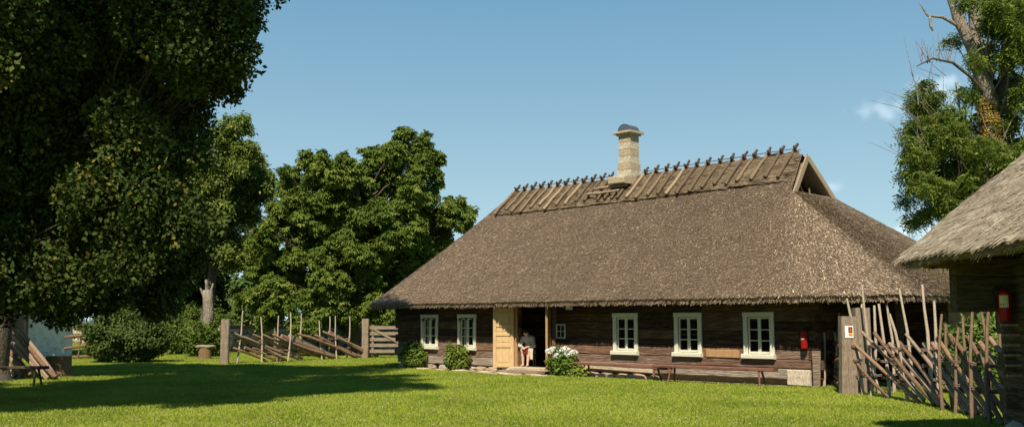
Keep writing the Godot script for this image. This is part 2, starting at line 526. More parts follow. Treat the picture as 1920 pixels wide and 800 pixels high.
func in_house(p: Vector3) -> Vector3:
	var d := p - HO
	return Vector3(d.x * cos(HPSI) + d.z * sin(HPSI), p.y, -(d.x * sin(HPSI) - d.z * cos(HPSI)))

func log_at(parent: Node, u0: float, u1: float, y0: float, y1: float, z: float, th: float, mat: Material, along_z := false, wob := 0.012) -> void:
	var m := MB.new()
	m.hewn(Vector3.ZERO, u1 - u0, (y1 - y0) * 0.5 + 0.006, th * 0.5, 0.026, wob, rng)
	var xf := Transform3D(Basis.IDENTITY, Vector3((u0 + u1) * 0.5, (y0 + y1) * 0.5, z))
	if along_z: xf = Transform3D(Basis(Vector3.UP, PI * 0.5), Vector3(z, (y0 + y1) * 0.5, (u0 + u1) * 0.5))
	put("log", m.mesh(), mat, parent, xf)

func board(parent: Node, called: String, c: Vector3, s: Vector3, mat: Material, b := Basis.IDENTITY) -> MeshInstance3D:
	var m := MB.new()
	# long axis along x for hewn
	var r := RandomNumberGenerator.new()
	r.seed = 5
	if s.x >= s.y: m.hewn(Vector3.ZERO, s.x, s.y * 0.5, s.z * 0.5, minf(s.y, s.z) * 0.14, 0.0, r)
	else: m.hewn(Vector3.ZERO, s.y, s.x * 0.5, s.z * 0.5, minf(s.x, s.z) * 0.14, 0.0, r, Basis(Vector3(0, 1, 0), Vector3(-1, 0, 0), Vector3(0, 0, 1)))
	return put(called, m.mesh(), mat, parent, Transform3D(b, c))

func window(h: Node3D, u: float, curtains: bool) -> void:
	var w := hub("window", h, Transform3D(Basis.IDENTITY, Vector3(u, 1.24, 0)))
	var W := 0.445
	var y0 := -0.56
	var y1 := 0.6
	var P: Material = M.white_paint
	board(w, "jamb", Vector3(-W + 0.06, 0.02, 0.115), Vector3(0.12, y1 - y0 - 0.14, 0.05), P)
	board(w, "jamb", Vector3(W - 0.06, 0.02, 0.115), Vector3(0.12, y1 - y0 - 0.14, 0.05), P)
	board(w, "head", Vector3(0, y1 - 0.05, 0.12), Vector3(W * 2 + 0.02, 0.12, 0.056), P)
	var sill := board(w, "sill", Vector3(0, y0 + 0.035, 0.155), Vector3(W * 2 + 0.06, 0.12, 0.14), P)
	# the two casements with their glazing bars
	for s in [-1.0, 1.0]:
		var cx: float = s * 0.158
		var top := y1 - 0.12
		var bot := y0 + 0.1
		var mid := (top + bot) * 0.5
		var hh := top - bot
		board(w, "casement_stile", Vector3(s * 0.022, mid, 0.062), Vector3(0.042, hh, 0.045), P)
		board(w, "casement_stile", Vector3(s * 0.303, mid, 0.062), Vector3(0.042, hh, 0.045), P)
		board(w, "casement_rail", Vector3(cx, top - 0.022, 0.062), Vector3(0.238, 0.044, 0.043), P)
		board(w, "casement_rail", Vector3(cx, bot + 0.03, 0.062), Vector3(0.238, 0.06, 0.043), P)
		for k in 2:
			board(w, "glazing_bar", Vector3(cx, bot + 0.06 + (hh - 0.104) * (k + 1) / 3.0, 0.062), Vector3(0.238, 0.022, 0.03), P)
		for k in 3:
			var py := bot + 0.06 + (hh - 0.104) * (k + 0.5) / 3.0
			var m := MB.new()
			m.box(Vector3.ZERO, Vector3(0.238, (hh - 0.104) / 3.0 - 0.02, 0.004))
			put("pane", m.mesh(), M.glass, w, Transform3D(Basis.IDENTITY, Vector3(cx, py, 0.055)))
	if curtains:
		for s in [-1.0, 1.0]:
			var m := MB.new()
			var n := 14
			var wid := 0.27 if s < 0 else 0.06
			for i in n:
				var xa: float = (s * 0.16 - wid * 0.5) + wid * i / n
				var xb: float = (s * 0.16 - wid * 0.5) + wid * (i + 1) / n
				var za := -0.02 + 0.012 * sin(i * 2.1)
				var zb := -0.02 + 0.012 * sin((i + 1) * 2.1)
				m.quad(Vector3(xa, -0.45, za), Vector3(xa, 0.46, za), Vector3(xb, 0.46, zb), Vector3(xb, -0.45, zb))
			put("curtain", m.mesh(true), M.curtain, w)
		# dark carved brackets under the head
		for s in [-1.0, 0.0, 1.0]:
			var m := MB.new()
			m.box(Vector3(0, 0, 0), Vector3(0.15, 0.03, 0.02))
			if s != 0.0:
				m.box(Vector3(s * 0.055, -0.06, 0), Vector3(0.03, 0.11, 0.021))
				m.box(Vector3(s * 0.02, -0.035, 0), Vector3(0.05, 0.03, 0.019), Basis(Vector3.BACK, s * 0.7))
			else: m.box(Vector3(0, -0.03, 0), Vector3(0.05, 0.04, 0.021))
			put("bracket", m.mesh(), M.iron, w, Transform3D(Basis.IDENTITY, Vector3(s * 0.27, y1 - 0.135, 0.152)))

func door_leaf(h: Node3D, hinge: Vector3, turn: float, wid: float, hgt: float, mat: Material) -> Node3D:
	# x runs from the hinge to the free edge
	var d := hub("door", h, Transform3D(Basis(Vector3.UP, turn), hinge))
	var st := 0.1
	board(d, "stile", Vector3(st * 0.5, hgt * 0.5, 0), Vector3(st, hgt, 0.07), mat)
	board(d, "stile", Vector3(wid - st * 0.5, hgt * 0.5, 0), Vector3(st, hgt, 0.07), mat)
	var cuts := [0.0, 0.11, 0.62, 0.74, 0.98, 1.08, 1.26, 1.36, hgt - 0.11, hgt]
	for k in range(0, cuts.size() - 1):
		var y0: float = cuts[k]
		var y1: float = cuts[k + 1]
		if k % 2 == 0: board(d, "cross_rail", Vector3(wid * 0.5, (y0 + y1) * 0.5, 0), Vector3(wid - st * 2, y1 - y0, 0.066), mat)
		else:
			board(d, "panel", Vector3(wid * 0.5, (y0 + y1) * 0.5, 0), Vector3(wid - st * 2, y1 - y0, 0.012), mat)
			board(d, "raised_field", Vector3(wid * 0.5, (y0 + y1) * 0.5, 0), Vector3(wid - st * 2 - 0.08, y1 - y0 - 0.09, 0.034), mat)
	var m := MB.new()
	m.box(Vector3(wid - 0.05, 0.95, 0.03), Vector3(0.035, 0.14, 0.012))
	m.tube([Vector3(wid - 0.05, 0.98, 0.03), Vector3(wid - 0.05, 0.98, 0.07), Vector3(wid - 0.15, 0.98, 0.075)], [0.008, 0.008, 0.007], 6)
	put("handle", m.mesh(), M.iron, d)
	return d

func farmhouse() -> void:
	var h := thing("farmhouse", "long log farmhouse with a thatched hipped roof and white windows", "house", HO, -HPSI)
	var wins := [0.535, 2.425, 9.08, 11.225, 13.395]
	# --- front wall, log by log between the openings
	var ys := [0.17, 0.43, 0.66, 0.9, 1.14, 1.38, 1.61, 1.86, 2.06, 2.45]
	var opens := []
	for u in wins: opens.append([u - 0.34, u + 0.34, 0.72, 1.78])
	opens.append([4.78, 6.3, 0.1, 2.06])
	opens.append([6.44, 6.76, 1.12, 1.52])
	var front := hub("front_wall", h)
	for k in ys.size() - 1:
		var y0: float = ys[k]
		var y1: float = ys[k + 1]
		var cuts := []
		for o in opens:
			if o[2] < y1 - 0.1 and o[3] > y0 + 0.1: cuts.append([o[0], o[1]])
		cuts.sort_custom(func(a, b): return a[0] < b[0])
		var a := -1.2 - (0.16 if k % 2 else 0.0)
		var e := 14.87 + (0.2 if k % 2 else 0.04)
		var segs := []
		for c in cuts:
			segs.append([a, c[0]])
			a = c[1]
		segs.append([a, e])
		for s in segs:
			# long runs are spliced from two logs
			var parts := [[s[0], s[1]]]
			if s[1] - s[0] > 6.0:
				var q: float = lerpf(s[0], s[1], rr(0.35, 0.65))
				parts = [[s[0], q - 0.004], [q + 0.004, s[1]]]
			for p in parts:
				if p[1] - p[0] < 0.05: continue
				var mat: Material = M.log_dark[rng.randi() % 4]
				if k == 0: mat = M.log_grey[rng.randi() % 2]
				elif k <= 2: mat = M.log_mid[rng.randi() % 3]
				log_at(front, p[0], p[1], y0, y1, rr(-0.015, 0.015), 0.2, mat)
	# a patch of new timber between the second and third large window
	var nm_ := MB.new()
	nm_.hewn(Vector3.ZERO, 1.0, 0.1, 0.02, 0.01, 0.015, rng)
	put("repair_board", nm_.mesh(), M.pine_old, front, Transform3D(Basis.IDENTITY, Vector3(12.32, 0.77, 0.113)))
	# --- return wall, recess, end wall, back and the left end
	var side := hub("return_wall", h)
	for k in ys.size() - 1:
		log_at(side, -3.0, 0.12 if k % 2 == 0 else -0.02, ys[k], ys[k + 1], 14.87, 0.2, M.log_dark[k % 4], true)
		log_at(side, 14.98, 17.05, ys[k], ys[k + 1], -2.9, 0.2, M.log_dark[(k + 1) % 4])
	var endw := hub("end_wall", h)
	for k in ys.size() - 1:
		log_at(endw, -7.4, -2.8, ys[k], ys[k + 1], 17.0, 0.2, M.log_mid[k % 3], true)
	var back := hub("back_wall", h)
	for k in ys.size() - 1:
		log_at(back, -1.3, 7.8, ys[k], ys[k + 1], -7.4, 0.2, M.log_dark[k % 4])
		log_at(back, 7.81, 17.1, ys[k], ys[k + 1], -7.4, 0.2, M.log_dark[(k + 2) % 4])
		log_at(back, -7.3, -0.1, ys[k], ys[k + 1], -1.2, 0.2, M.log_dark[(k + 1) % 4], true)
	# porch post at the open corner
	pole(h, "corner_post", Vector3(16.9, 0, -0.3), Vector3(16.9, 2.4, -0.3), 0.1, 0.09, M.log_dark[0], 0.01, 8)
	board(h, "eave_plate", Vector3(8.0, 2.2, 0.35), Vector3(17.8, 0.16, 0.16), M.log_dark[1])
	for u in [-0.6, 1.5, 3.7, 4.65, 6.35, 8.2, 10.2, 12.3, 14.4, 16.2]:
		pole(h, "beam_end", Vector3(u, 2.3, -0.4), Vector3(u, 2.2, 0.62), 0.075, 0.07, M.log_mid[0], 0.0, 8)
	# --- floor, loft boards, the inner wall behind the door
	var m := MB.new()
	m.box(Vector3(6.85, 0.08, -3.7), Vector3(15.8, 0.14, 7.2))
	put("floor", m.mesh(), M.board_grey, h)
	m = MB.new()
	m.box(Vector3(7.8, 2.42, -3.7), Vector3(18.2, 0.06, 7.5))
	put("loft_floor", m.mesh(), M.log_dark[2], h)
	var inner := hub("inner_wall", h)
	for k in ys.size() - 1:
		log_at(inner, 3.6, 7.4, ys[k], ys[k + 1], -2.4, 0.14, M.log_mid[k % 3])
		log_at(inner, -2.3, -0.12, ys[k], ys[k + 1], 4.2, 0.14, M.log_dark[k % 4], true)
		log_at(inner, -2.3, -0.12, ys[k], ys[k + 1], 7.0, 0.14, M.log_dark[k % 4], true)
	board(inner, "inner_door", Vector3(5.9, 1.1, -2.3), Vector3(0.8, 1.8, 0.05), M.log_mid[1])
	# --- plinth stones under the wall
	var x := -1.1
	while x < 9.6:
		var w := rr(0.35, 0.75)
		if not (x > 4.4 and x < 6.4) and rng.randf() < 0.85:
			stone(h, "plinth_stone", Vector3(x + w * 0.5, 0.06, rr(-0.02, 0.08)), Vector3(w, rr(0.16, 0.24), 0.3), M.stone[rng.randi() % 3])
		x += w * rr(1.0, 1.25)
	for q in [[4.45, 0.2, 0.55, 0.3], [6.62, 0.16, 0.5, 0.5]]:
		stone(h, "corner_stone", Vector3(q[0], q[1] * 0.7, 0.16), Vector3(q[2], q[3] * 1.2, 0.4), M.stone_pale)
	m = MB.new()
	m.hewn(Vector3.ZERO, 0.62, 0.19, 0.05, 0.02, 0.012, rng)
	put("corner_plinth_board", m.mesh(), M.plaster_old, h, Transform3D(Basis.IDENTITY, Vector3(14.53, 0.22, 0.16)))
	# the long pale plinth plank under the wall beside the flowers
	m = MB.new()
	m.hewn(Vector3.ZERO, 2.9, 0.1, 0.03, 0.02, 0.01, rng)
	put("plinth_plank", m.mesh(), M.board_pale, h, Transform3D(Basis(Vector3.BACK, -0.02), Vector3(8.6, 0.3, 0.135)))
	# --- windows, doors
	for k in 5: window(h, wins[k], k < 2)
	var sw := hub("small_window", h, Transform3D(Basis.IDENTITY, Vector3(6.6, 1.315, 0.105)))
	for s in [-1.0, 1.0]:
		board(sw, "frame_side", Vector3(s * 0.165, 0, 0), Vector3(0.045, 0.44, 0.04), M.white_paint)
		board(sw, "frame_rail", Vector3(0, s * 0.2, 0), Vector3(0.285, 0.045, 0.038), M.white_paint)
	board(sw, "glazing_bar", Vector3(0, 0, 0), Vector3(0.022, 0.355, 0.03), M.white_paint)
	for s in [-1.0, 1.0]:
		board(sw, "glazing_bar", Vector3(s * 0.077, 0, 0), Vector3(0.131, 0.022, 0.028), M.white_paint)
		for t in [-1.0, 1.0]:
			m = MB.new()
			m.box(Vector3(s * 0.077, t * 0.095, 0), Vector3(0.128, 0.165, 0.004))
			put("pane", m.mesh(), M.glass, sw)
	var fr := hub("door_frame", h)
	board(fr, "post", Vector3(4.72, 1.1, 0.04), Vector3(0.12, 1.96, 0.26), M.pine_old)
	board(fr, "post", Vector3(6.34, 1.1, 0.04), Vector3(0.14, 1.96, 0.26), M.log_mid[2])
	board(fr, "lintel", Vector3(5.53, 2.12, 0.03), Vector3(1.9, 0.1, 0.28), M.log_mid[0])
	board(fr, "threshold", Vector3(5.5, 0.15, 0.22), Vector3(1.5, 0.1, 0.5), M.board_pale)
	door_leaf(h, Vector3(4.7, 0.17, 0.2), PI + 0.75, 0.66, 1.88, M.pine)
	door_leaf(h, Vector3(6.24, 0.17, 0.2), -1.0, 0.62, 1.88, M.pine_old)
	board(h, "door_step", Vector3(5.4, 0.07, 0.62), Vector3(1.7, 0.07, 0.34), M.board_grey)
	# lamp under the eave
	var lamp := hub("flood_lamp", h, Transform3D(Basis.IDENTITY, Vector3(7.35, 2.0, 0.5)))
	m = MB.new()
	m.hewn(Vector3.ZERO, 0.3, 0.06, 0.07, 0.015, 0.0, rng)
	put("housing", m.mesh(), M.iron, lamp)
	m = MB.new()
	m.box(Vector3(0, 0.0, 0.074), Vector3(0.26, 0.085, 0.006))
	put("lens", m.mesh(), M.enamel, lamp)
	m = MB.new()
	m.tube([Vector3(-0.1, 0, -0.05), Vector3(-0.16, 0.02, -0.25), Vector3(-0.18, 0.05, -0.42)], [0.02, 0.02, 0.02], 6)
	put("arm", m.mesh(), M.iron, lamp)
	roof_of(h)

func ring(u0: float, u1: float, z0: float, z1: float, y: float, r: float, uL: float, uR: float, topf: Callable) -> Array:
	var E := []
	var T := []
	var step := 0.45
	var n := int((u1 - u0 - 2 * r) / step)
	for i in n + 1:                                     # front, left to right
		var u := u0 + r + (u1 - u0 - 2 * r) * i / n
		var e := Vector3(u, y, z0)
		E.append(e); T.append(topf.call(e, 0))
		if i < n and u < uR and u0 + r + (u1 - u0 - 2 * r) * (i + 1) / n >= uR:
			for q in [0, 1]:
				e = Vector3(uR, y, z0)
				E.append(e); T.append(topf.call(e, q))
	for i in range(1, 6):                               # front right corner
		var a := PI * 0.5 * i / 6.0
		var e := Vector3(u1 - r + sin(a) * r, y, z0 - r + cos(a) * r)
		E.append(e); T.append(topf.call(e, 1))
	var ns := int((z0 - z1 - 2 * r) / step)
	for i in ns + 1:                                    # right end
		var e := Vector3(u1, y, z0 - r - (z0 - z1 - 2 * r) * i / ns)
		E.append(e); T.append(topf.call(e, 2))
	for i in range(1, 6):
		var a := PI * 0.5 * i / 6.0
		var e := Vector3(u1 - r + cos(a) * r, y, z1 + r - sin(a) * r)
		E.append(e); T.append(topf.call(e, 3))
	for i in n + 1:                                     # back, right to left
		var u := u1 - r - (u1 - u0 - 2 * r) * i / n
		var e := Vector3(u, y, z1)
		if i > 0 and u < uR and u1 - r - (u1 - u0 - 2 * r) * (i - 1) / n >= uR:
			for q in [3, 4]:
				var f := Vector3(uR, y, z1)
				E.append(f); T.append(topf.call(f, q))
		E.append(e); T.append(topf.call(e, 4 if u < uR else 3))
	for i in range(1, 6):
		var a := PI * 0.5 * i / 6.0
		var e := Vector3(u0 + r - sin(a) * r, y, z1 + r - cos(a) * r)
		E.append(e); T.append(topf.call(e, 5))
	for i in ns + 1:                                    # left end
		var e := Vector3(u0, y, z1 + r + (z0 - z1 - 2 * r) * i / ns)
		E.append(e); T.append(topf.call(e, 5))
	for i in range(1, 6):
		var a := PI * 0.5 * i / 6.0
		var e := Vector3(u0 + r - cos(a) * r, y, z0 - r + sin(a) * r)
		E.append(e); T.append(topf.call(e, 5))
	return [E, T]

func ridge_y(u: float) -> float: return lerpf(6.36, 6.5, clampf((u - 0.95) / 11.8, 0, 1)) - 0.05 * sin(clampf((u - 0.95) / 11.8, 0, 1) * PI)

func roof_of(h: Node3D) -> void:
	var rf := hub("roof", h)
	var Gf := Vector3(13.05, 5.36, -2.45)
	var Gb := Vector3(13.05, 5.36, -4.95)
	var top := func(e: Vector3, part: int) -> Vector3:
		if part == 1: return Gf
		if part == 2: return Gf.lerp(Gb, clampf((-0.05 - e.z) / 7.3, 0, 1))
		if part == 3: return Gb
		if part == 5: return Vector3(0.85, ridge_y(0.85), -3.7)
		if e.x > 13.21: return Gf if e.z > -3.7 else Gb
		var u := remap(clampf(e.x, -1.4, 13.2), -1.4, 13.2, 0.85, 12.75)
		return Vector3(u, ridge_y(u), -3.7)
	var R := ring(-2.4, 17.75, 0.95, -8.35, 2.22, 1.0, -1.4, 13.2, top)
	var G := thatch(rf, R[0], R[1], 14, -0.10, 0.28, M.thatch, 0.03, Vector3(7.5, 2.2, -3.7), 4.26)
	var nf := 0
	for e in R[0]:
		if e.z > -3.7: nf += 1
	var n := G.size()
	var fine := reed_tuft(3, 0.05, 0.0055, 0.028)
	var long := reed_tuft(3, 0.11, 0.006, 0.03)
	var cols := [c3(0.135, 0.096, 0.064), c3(0.345, 0.255, 0.178), c3(0.6, 0.47, 0.335)]
	# the half of the ring that faces the yard and both hips, then the back more thinly
	var last_right := 0
	for i in n:
		if R[0][i].x > 17.7: last_right = i
	# longer, paler reeds are mixed in towards the hip and across it
	var first_hip := 0
	for i in range(n - 1, -1, -1):
		if R[0][i].z > 0.9 and R[0][i].x > 15.9: first_hip = i
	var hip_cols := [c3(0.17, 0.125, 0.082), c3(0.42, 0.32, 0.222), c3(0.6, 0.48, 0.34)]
	reeds(rf, G, 0, first_hip - 5, 0, 14, 1250.0, fine, cols)
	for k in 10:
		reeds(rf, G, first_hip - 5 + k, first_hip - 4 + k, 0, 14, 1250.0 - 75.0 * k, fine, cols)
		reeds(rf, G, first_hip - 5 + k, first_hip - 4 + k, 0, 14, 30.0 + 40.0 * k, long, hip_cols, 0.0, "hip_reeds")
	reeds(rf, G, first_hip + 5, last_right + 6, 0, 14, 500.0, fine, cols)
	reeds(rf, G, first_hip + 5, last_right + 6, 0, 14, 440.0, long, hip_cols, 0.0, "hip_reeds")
	reeds(rf, G, n - 24, n, 0, 14, 800.0, fine, cols)
	# yellow moss grown over the lower right end of the roof
	reeds(rf, G, last_right - 12, last_right + 2, 1, 6, 150.0, fine, [c3(0.1, 0.085, 0.02), c3(0.26, 0.21, 0.05), c3(0.32, 0.26, 0.08)], 0.6, "moss")
	reeds(rf, G, last_right + 6, n - 24, 0, 14, 60.0, fine, cols)
	# fringe of cut reed hanging at the eave
	var buf := PackedFloat32Array()
	var fr := reed_tuft(6, 0.08, 0.006, 0.05)
	for i in n:
		var a: Vector3 = G[i][0]
		var b: Vector3 = G[(i + 1) % n][0]
		var c := int(a.distance_to(b) * 170)
		for k in c:
			var p := a.lerp(b, rng.randf()) + Vector3(0, rr(-0.08, 0.0), 0)
			var out := (b - a).cross(Vector3.UP).normalized()
			if out.dot(p - Vector3(7.5, 2.2, -3.7)) < 0: out = -out
			var dn := (Vector3.DOWN + out * rr(0.2, 0.9)).normalized()
			var nn := (out + Vector3.UP * 0.6); nn = (nn - dn * nn.dot(dn)).normalized()
			push(buf, Basis(nn.cross(dn), nn, dn).scaled(Vector3.ONE * rr(0.6, 1.1)), p - out * 0.08, cols[0].lerp(cols[1], rng.randf()))
	copies("eave_fringe", fr, M.reed, rf, buf)
	# ridge cap of straw laid along the ridge
	buf = PackedFloat32Array()
	var straw := reed_tuft(5, 0.3, 0.007, 0.08)
	for k in 6000:
		var u := rr(0.85, 12.45)
		var t := rr(0.0, 0.95)
		var front := rng.randf() < 0.75
		var p := Vector3(u, ridge_y(u) - t * 0.94 + 0.07, -3.7 + (t if front else -t))
		var nn := Vector3(0, 0.72, 0.69 if front else -0.69)
		var dn := Vector3(1, rr(-0.12, 0.12), 0).normalized()
		push(buf, Basis(nn.cross(dn).normalized(), nn, dn).scaled(Vector3.ONE * rr(0.7, 1.2)), p + nn * rr(-0.02, 0.02), c3(0.11, 0.08, 0.05).lerp(c3(0.30, 0.225, 0.14), rng.randf()))
	for k in 1500:
		var u := rr(0.85, 12.45)
		var nn := Vector3(0, 1, rr(-0.5, 0.5)).normalized()
		push(buf, Basis(Vector3(0, 0, 1).cross(nn), nn, Vector3(1, 0, 0)).orthonormalized(), Vector3(u, ridge_y(u) + 0.06, -3.7 + rr(-0.1, 0.1)), c3(0.2, 0.15, 0.09).lerp(c3(0.45, 0.35, 0.22), rng.randf()))
	copies("ridge_straw", straw, M.reed, rf, buf)
	# fresh straw packed on the hip just below the gablet
	buf = PackedFloat32Array()
	for k in 900:
		var zz := rr(-5.0, -2.4)
		var t := rr(0.0, 1.0)
		t *= t
		var p := Vector3(13.0 + t * 0.9, 5.2 - t * 0.62 + 0.04, zz)
		var nn := Vector3(0.57, 0.82, 0)
		var dn := Vector3(0.82, -0.57, rr(-0.3, 0.3)).normalized()
		push(buf, Basis(nn.cross(dn).normalized(), nn, dn).scaled(Vector3.ONE * rr(0.5, 0.9)), p, c3(0.3, 0.24, 0.15).lerp(c3(0.62, 0.52, 0.34), rng.randf()))
	copies("gablet_straw", straw, M.reed, rf, buf)
	# crossed ridge poles: front and back pole, dark tips above the ridge
	var us := [1.0, 1.42, 1.84, 2.26, 2.66, 3.06, 3.46, 3.9, 4.3, 4.7, 5.14, 5.52, 7.0, 7.42, 7.84, 8.22, 8.62, 9.02, 9.45, 9.9, 10.32, 10.74, 11.12, 11.6, 12.02, 12.46]
	for u in us:
		var y: float = ridge_y(u)
		var lf := rr(0.88, 1.12)
		var j := rr(-0.03, 0.03)
		pole(rf, "ridge_pole", Vector3(u + j, y - lf * 0.94 + 0.2, -3.7 + lf), Vector3(u + 0.02, y + 0.18, -3.72), 0.056, 0.047, M.ridge_wood[rng.randi() % 3], 0.008, 7)
		pole(rf, "ridge_pole", Vector3(u + 0.1 + j, y - 0.75 + 0.2, -4.5), Vector3(u + 0.1, y + 0.15, -3.68), 0.062, 0.05, M.ridge_wood[rng.randi() % 3], 0.008, 6)
		pole(rf, "ridge_peg", Vector3(u + 0.02, y + 0.14, -3.72), Vector3(u + 0.02 + rr(-0.03, 0.03), y + 0.38, -3.92), 0.052, 0.04, M.tip_wood, 0.0, 6)
		pole(rf, "ridge_peg", Vector3(u + 0.1, y + 0.12, -3.68), Vector3(u + 0.1 + rr(-0.03, 0.03), y + 0.24, -3.56), 0.045, 0.035, M.tip_wood, 0.0, 6)
	pole(rf, "ridge_wire", Vector3(1.0, ridge_y(1.0) + 0.2, -3.71), Vector3(5.6, ridge_y(5.6) + 0.2, -3.71), 0.012, 0.012, M.iron, 0.0, 5)
	pole(rf, "ridge_wire", Vector3(6.9, ridge_y(6.9) + 0.2, -3.71), Vector3(12.5, ridge_y(12.5) + 0.2, -3.71), 0.012, 0.012, M.iron, 0.0, 5)
	# poles round the chimney foot
	for q in [[5.35, 6.75, 0.62, 0.05], [5.2, 6.55, 0.82, 0.055]]:
		pole(rf, "chimney_pole", Vector3(q[0], 6.42 - q[2] * 0.94 + 0.26, -3.7 + q[2]), Vector3(q[1], 6.42 - q[2] * 0.94 + 0.26, -3.7 + q[2]), q[3], q[3] * 0.9, M.ridge_wood[1], 0.01, 7)
	for u in [5.75, 6.05, 6.35, 6.6]:
		pole(rf, "chimney_pole", Vector3(u, 5.66, -2.72), Vector3(u + 0.02, 5.95, -3.0), 0.05, 0.05, M.ridge_wood[int(u * 10) % 3], 0.0, 7)
	# gablet: dark boarded triangle behind the verge, verge boards
	var gb := MB.new()
	var xg := 12.35
	gb.tri(Vector3(xg, 6.3, -3.7), Vector3(xg, 4.7, -2.0), Vector3(xg, 4.7, -5.4))
	put("gablet_boarding", gb.mesh(), M.log_dark[0], rf)
	var apex := Vector3(12.9, 6.5, -3.7)
	for e in [Vector3(13.12, 5.2, -2.36), Vector3(13.12, 5.2, -5.04)]:
		var d: Vector3 = e - apex
		var x := d.normalized()
		var zz := Vector3(1, 0, 0)
		zz = (zz - x * zz.dot(x)).normalized()
		var mb := MB.new()
		mb.hewn(Vector3.ZERO, d.length(), 0.09, 0.03, 0.012, 0.006, rng)
		put("verge_board", mb.mesh(), M.ridge_wood[1], rf, Transform3D(Basis(x, zz.cross(x), zz), apex + d * 0.5 + Vector3(0.02, -0.12, 0)))
		# thick cut edge of the thatch at the verge
		mb = MB.new()
		var q: Vector3 = Vector3(-0.55, 0, 0)
		var dn := Vector3(0, -0.26, 0)
		mb.quad(apex, e, e + dn, apex + dn)
		mb.quad(apex + dn, e + dn, e + dn + q, apex + dn + q)
		put("verge_thatch", mb.mesh(), M.thatch, rf)
	for q in [[-3.3, 0.3], [-4.1, -0.25]]:
		pole(rf, "gablet_stick", Vector3(12.75, 5.1, q[0]), Vector3(12.6, 5.75, q[0] + q[1]), 0.03, 0.025, M.ridge_wood[0], 0.0, 6)
	chimney(h)

func chimney(h: Node3D) -> void:
	var c := hub("chimney", h, Transform3D(Basis.IDENTITY, Vector3(6.42, 0, -3.62)))
	var y := 6.2
	var k := 0
	while y < 7.68:
		var hh := 0.235
		var w := 0.245 if y > 6.75 else 0.28
		for s in [-1.0, 1.0]:                       # two blocks to a course, bond alternating
			var m := MB.new()
			if k % 2: m.hewn(Vector3(s * w * 0.5, 0, 0), w - 0.004, hh * 0.5 - 0.004, w, 0.012, 0.004, rng)
			else: m.hewn(Vector3(0, 0, s * w * 0.5), w * 2, hh * 0.5 - 0.004, w * 0.5 - 0.002, 0.012, 0.004, rng)
			put("block", m.mesh(), M.lime[(k + int(s)) % 2], c, Transform3D(Basis.IDENTITY, Vector3(0, y + hh * 0.5, 0)))
		y += hh
		k += 1
	var m := MB.new()
	m.hewn(Vector3(0, y + 0.03, 0), 0.6, 0.03, 0.3, 0.012, 0.003, rng)
	put("cap_course", m.mesh(), M.lime[0], c)
	m = MB.new()
	m.hewn(Vector3(0, y + 0.1, 0), 0.76, 0.04, 0.38, 0.012, 0.003, rng)
	put("cap_slab", m.mesh(), M.lime[1], c)
	m = MB.new()
	m.hewn(Vector3(0, 6.28, 0.25), 0.7, 0.12, 0.45, 0.03, 0.02, rng)
	put("chimney_foot", m.mesh(), M.lime[1], c)
	# arched sheet metal cover
	m = MB.new()
	var n := 10
	for i in n:
		var a0 := PI * i / n
		var a1 := PI * (i + 1) / n
		for r in [0.26, 0.252]:
			var p0 := Vector3(cos(a0) * r, y + 0.14 + sin(a0) * r * 0.95, 0)
			var p1 := Vector3(cos(a1) * r, y + 0.14 + sin(a1) * r * 0.95, 0)
			m.quad(p0 + Vector3(0, 0, 0.27), p0 - Vector3(0, 0, 0.27), p1 - Vector3(0, 0, 0.27), p1 + Vector3(0, 0, 0.27))
	for zz in [0.262, -0.262]:                       # the ends are closed with sheet
		for i in n:
			var a0 := PI * i / n
			var a1 := PI * (i + 1) / n
			m.tri(Vector3(0, y + 0.14, zz), Vector3(cos(a0) * 0.25, y + 0.14 + sin(a0) * 0.238, zz), Vector3(cos(a1) * 0.25, y + 0.14 + sin(a1) * 0.238, zz))
	put("metal_cover", m.mesh(), M.sheet, c)

func stone(parent: Node, called: String, at: Vector3, s: Vector3, mat: Material) -> MeshInstance3D:
	var k := rng.randi() % 6
	var b := Basis(Vector3.UP, rr(-0.25, 0.25)) * Basis(Vector3.RIGHT, rr(-0.12, 0.12))
	return put(called, M.stone_mesh[k], mat, parent, Transform3D(b.scaled_local(s), at))

func stone_shape() -> ArrayMesh:
	# a rounded boulder of unit size: a cube sphere pulled about
	var b := MB.new()
	var n := 3
	var seed_ := rr(0, 100)
	for ax in 3:
		for sg in [-1.0, 1.0]:
			var base := b.v.size()
			for i in n + 1:
				for j in n + 1:
					var p := Vector3.ZERO
					p[ax] = sg
					p[(ax + 1) % 3] = -1.0 + 2.0 * i / n
					p[(ax + 2) % 3] = (-1.0 + 2.0 * j / n) * sg
					var q := p.normalized() * 0.62 + p * 0.22
					q *= 1.0 + 0.35 * noise.get_noise_3d(p.x * 12 + seed_ * 9, p.y * 12, p.z * 12 + seed_)
					b.v.append(q * 0.55)
			for i in n:
				for j in n:
					var a := base + i * (n + 1) + j
					for q in [a, a + n + 1, a + 1, a + 1, a + n + 1, a + n + 2]: b.ix.append(q)
	return b.mesh()

# ---------------------------------------------------------------- figure: tapered capsules joined smoothly, meshed as surface nets
func field(p: Vector3, bones: Array, k: float) -> float:
	var d := 9.0
	for b in bones:
		var pa: Vector3 = p - b[0]
		var ba: Vector3 = b[4]
		var h := clampf(pa.dot(ba) * b[5], 0.0, 1.0)
		var e := (pa - ba * h).length() - lerpf(b[2], b[3], h)
		var m := maxf(k - absf(d - e), 0.0) / k
		d = minf(d, e) - m * m * k * 0.25
	return d

func bone(a: Vector3, b: Vector3, ra: float, rb: float) -> Array:
	var ba := b - a
	return [a, b, ra, rb, ba, 1.0 / maxf(ba.length_squared(), 1e-8)]

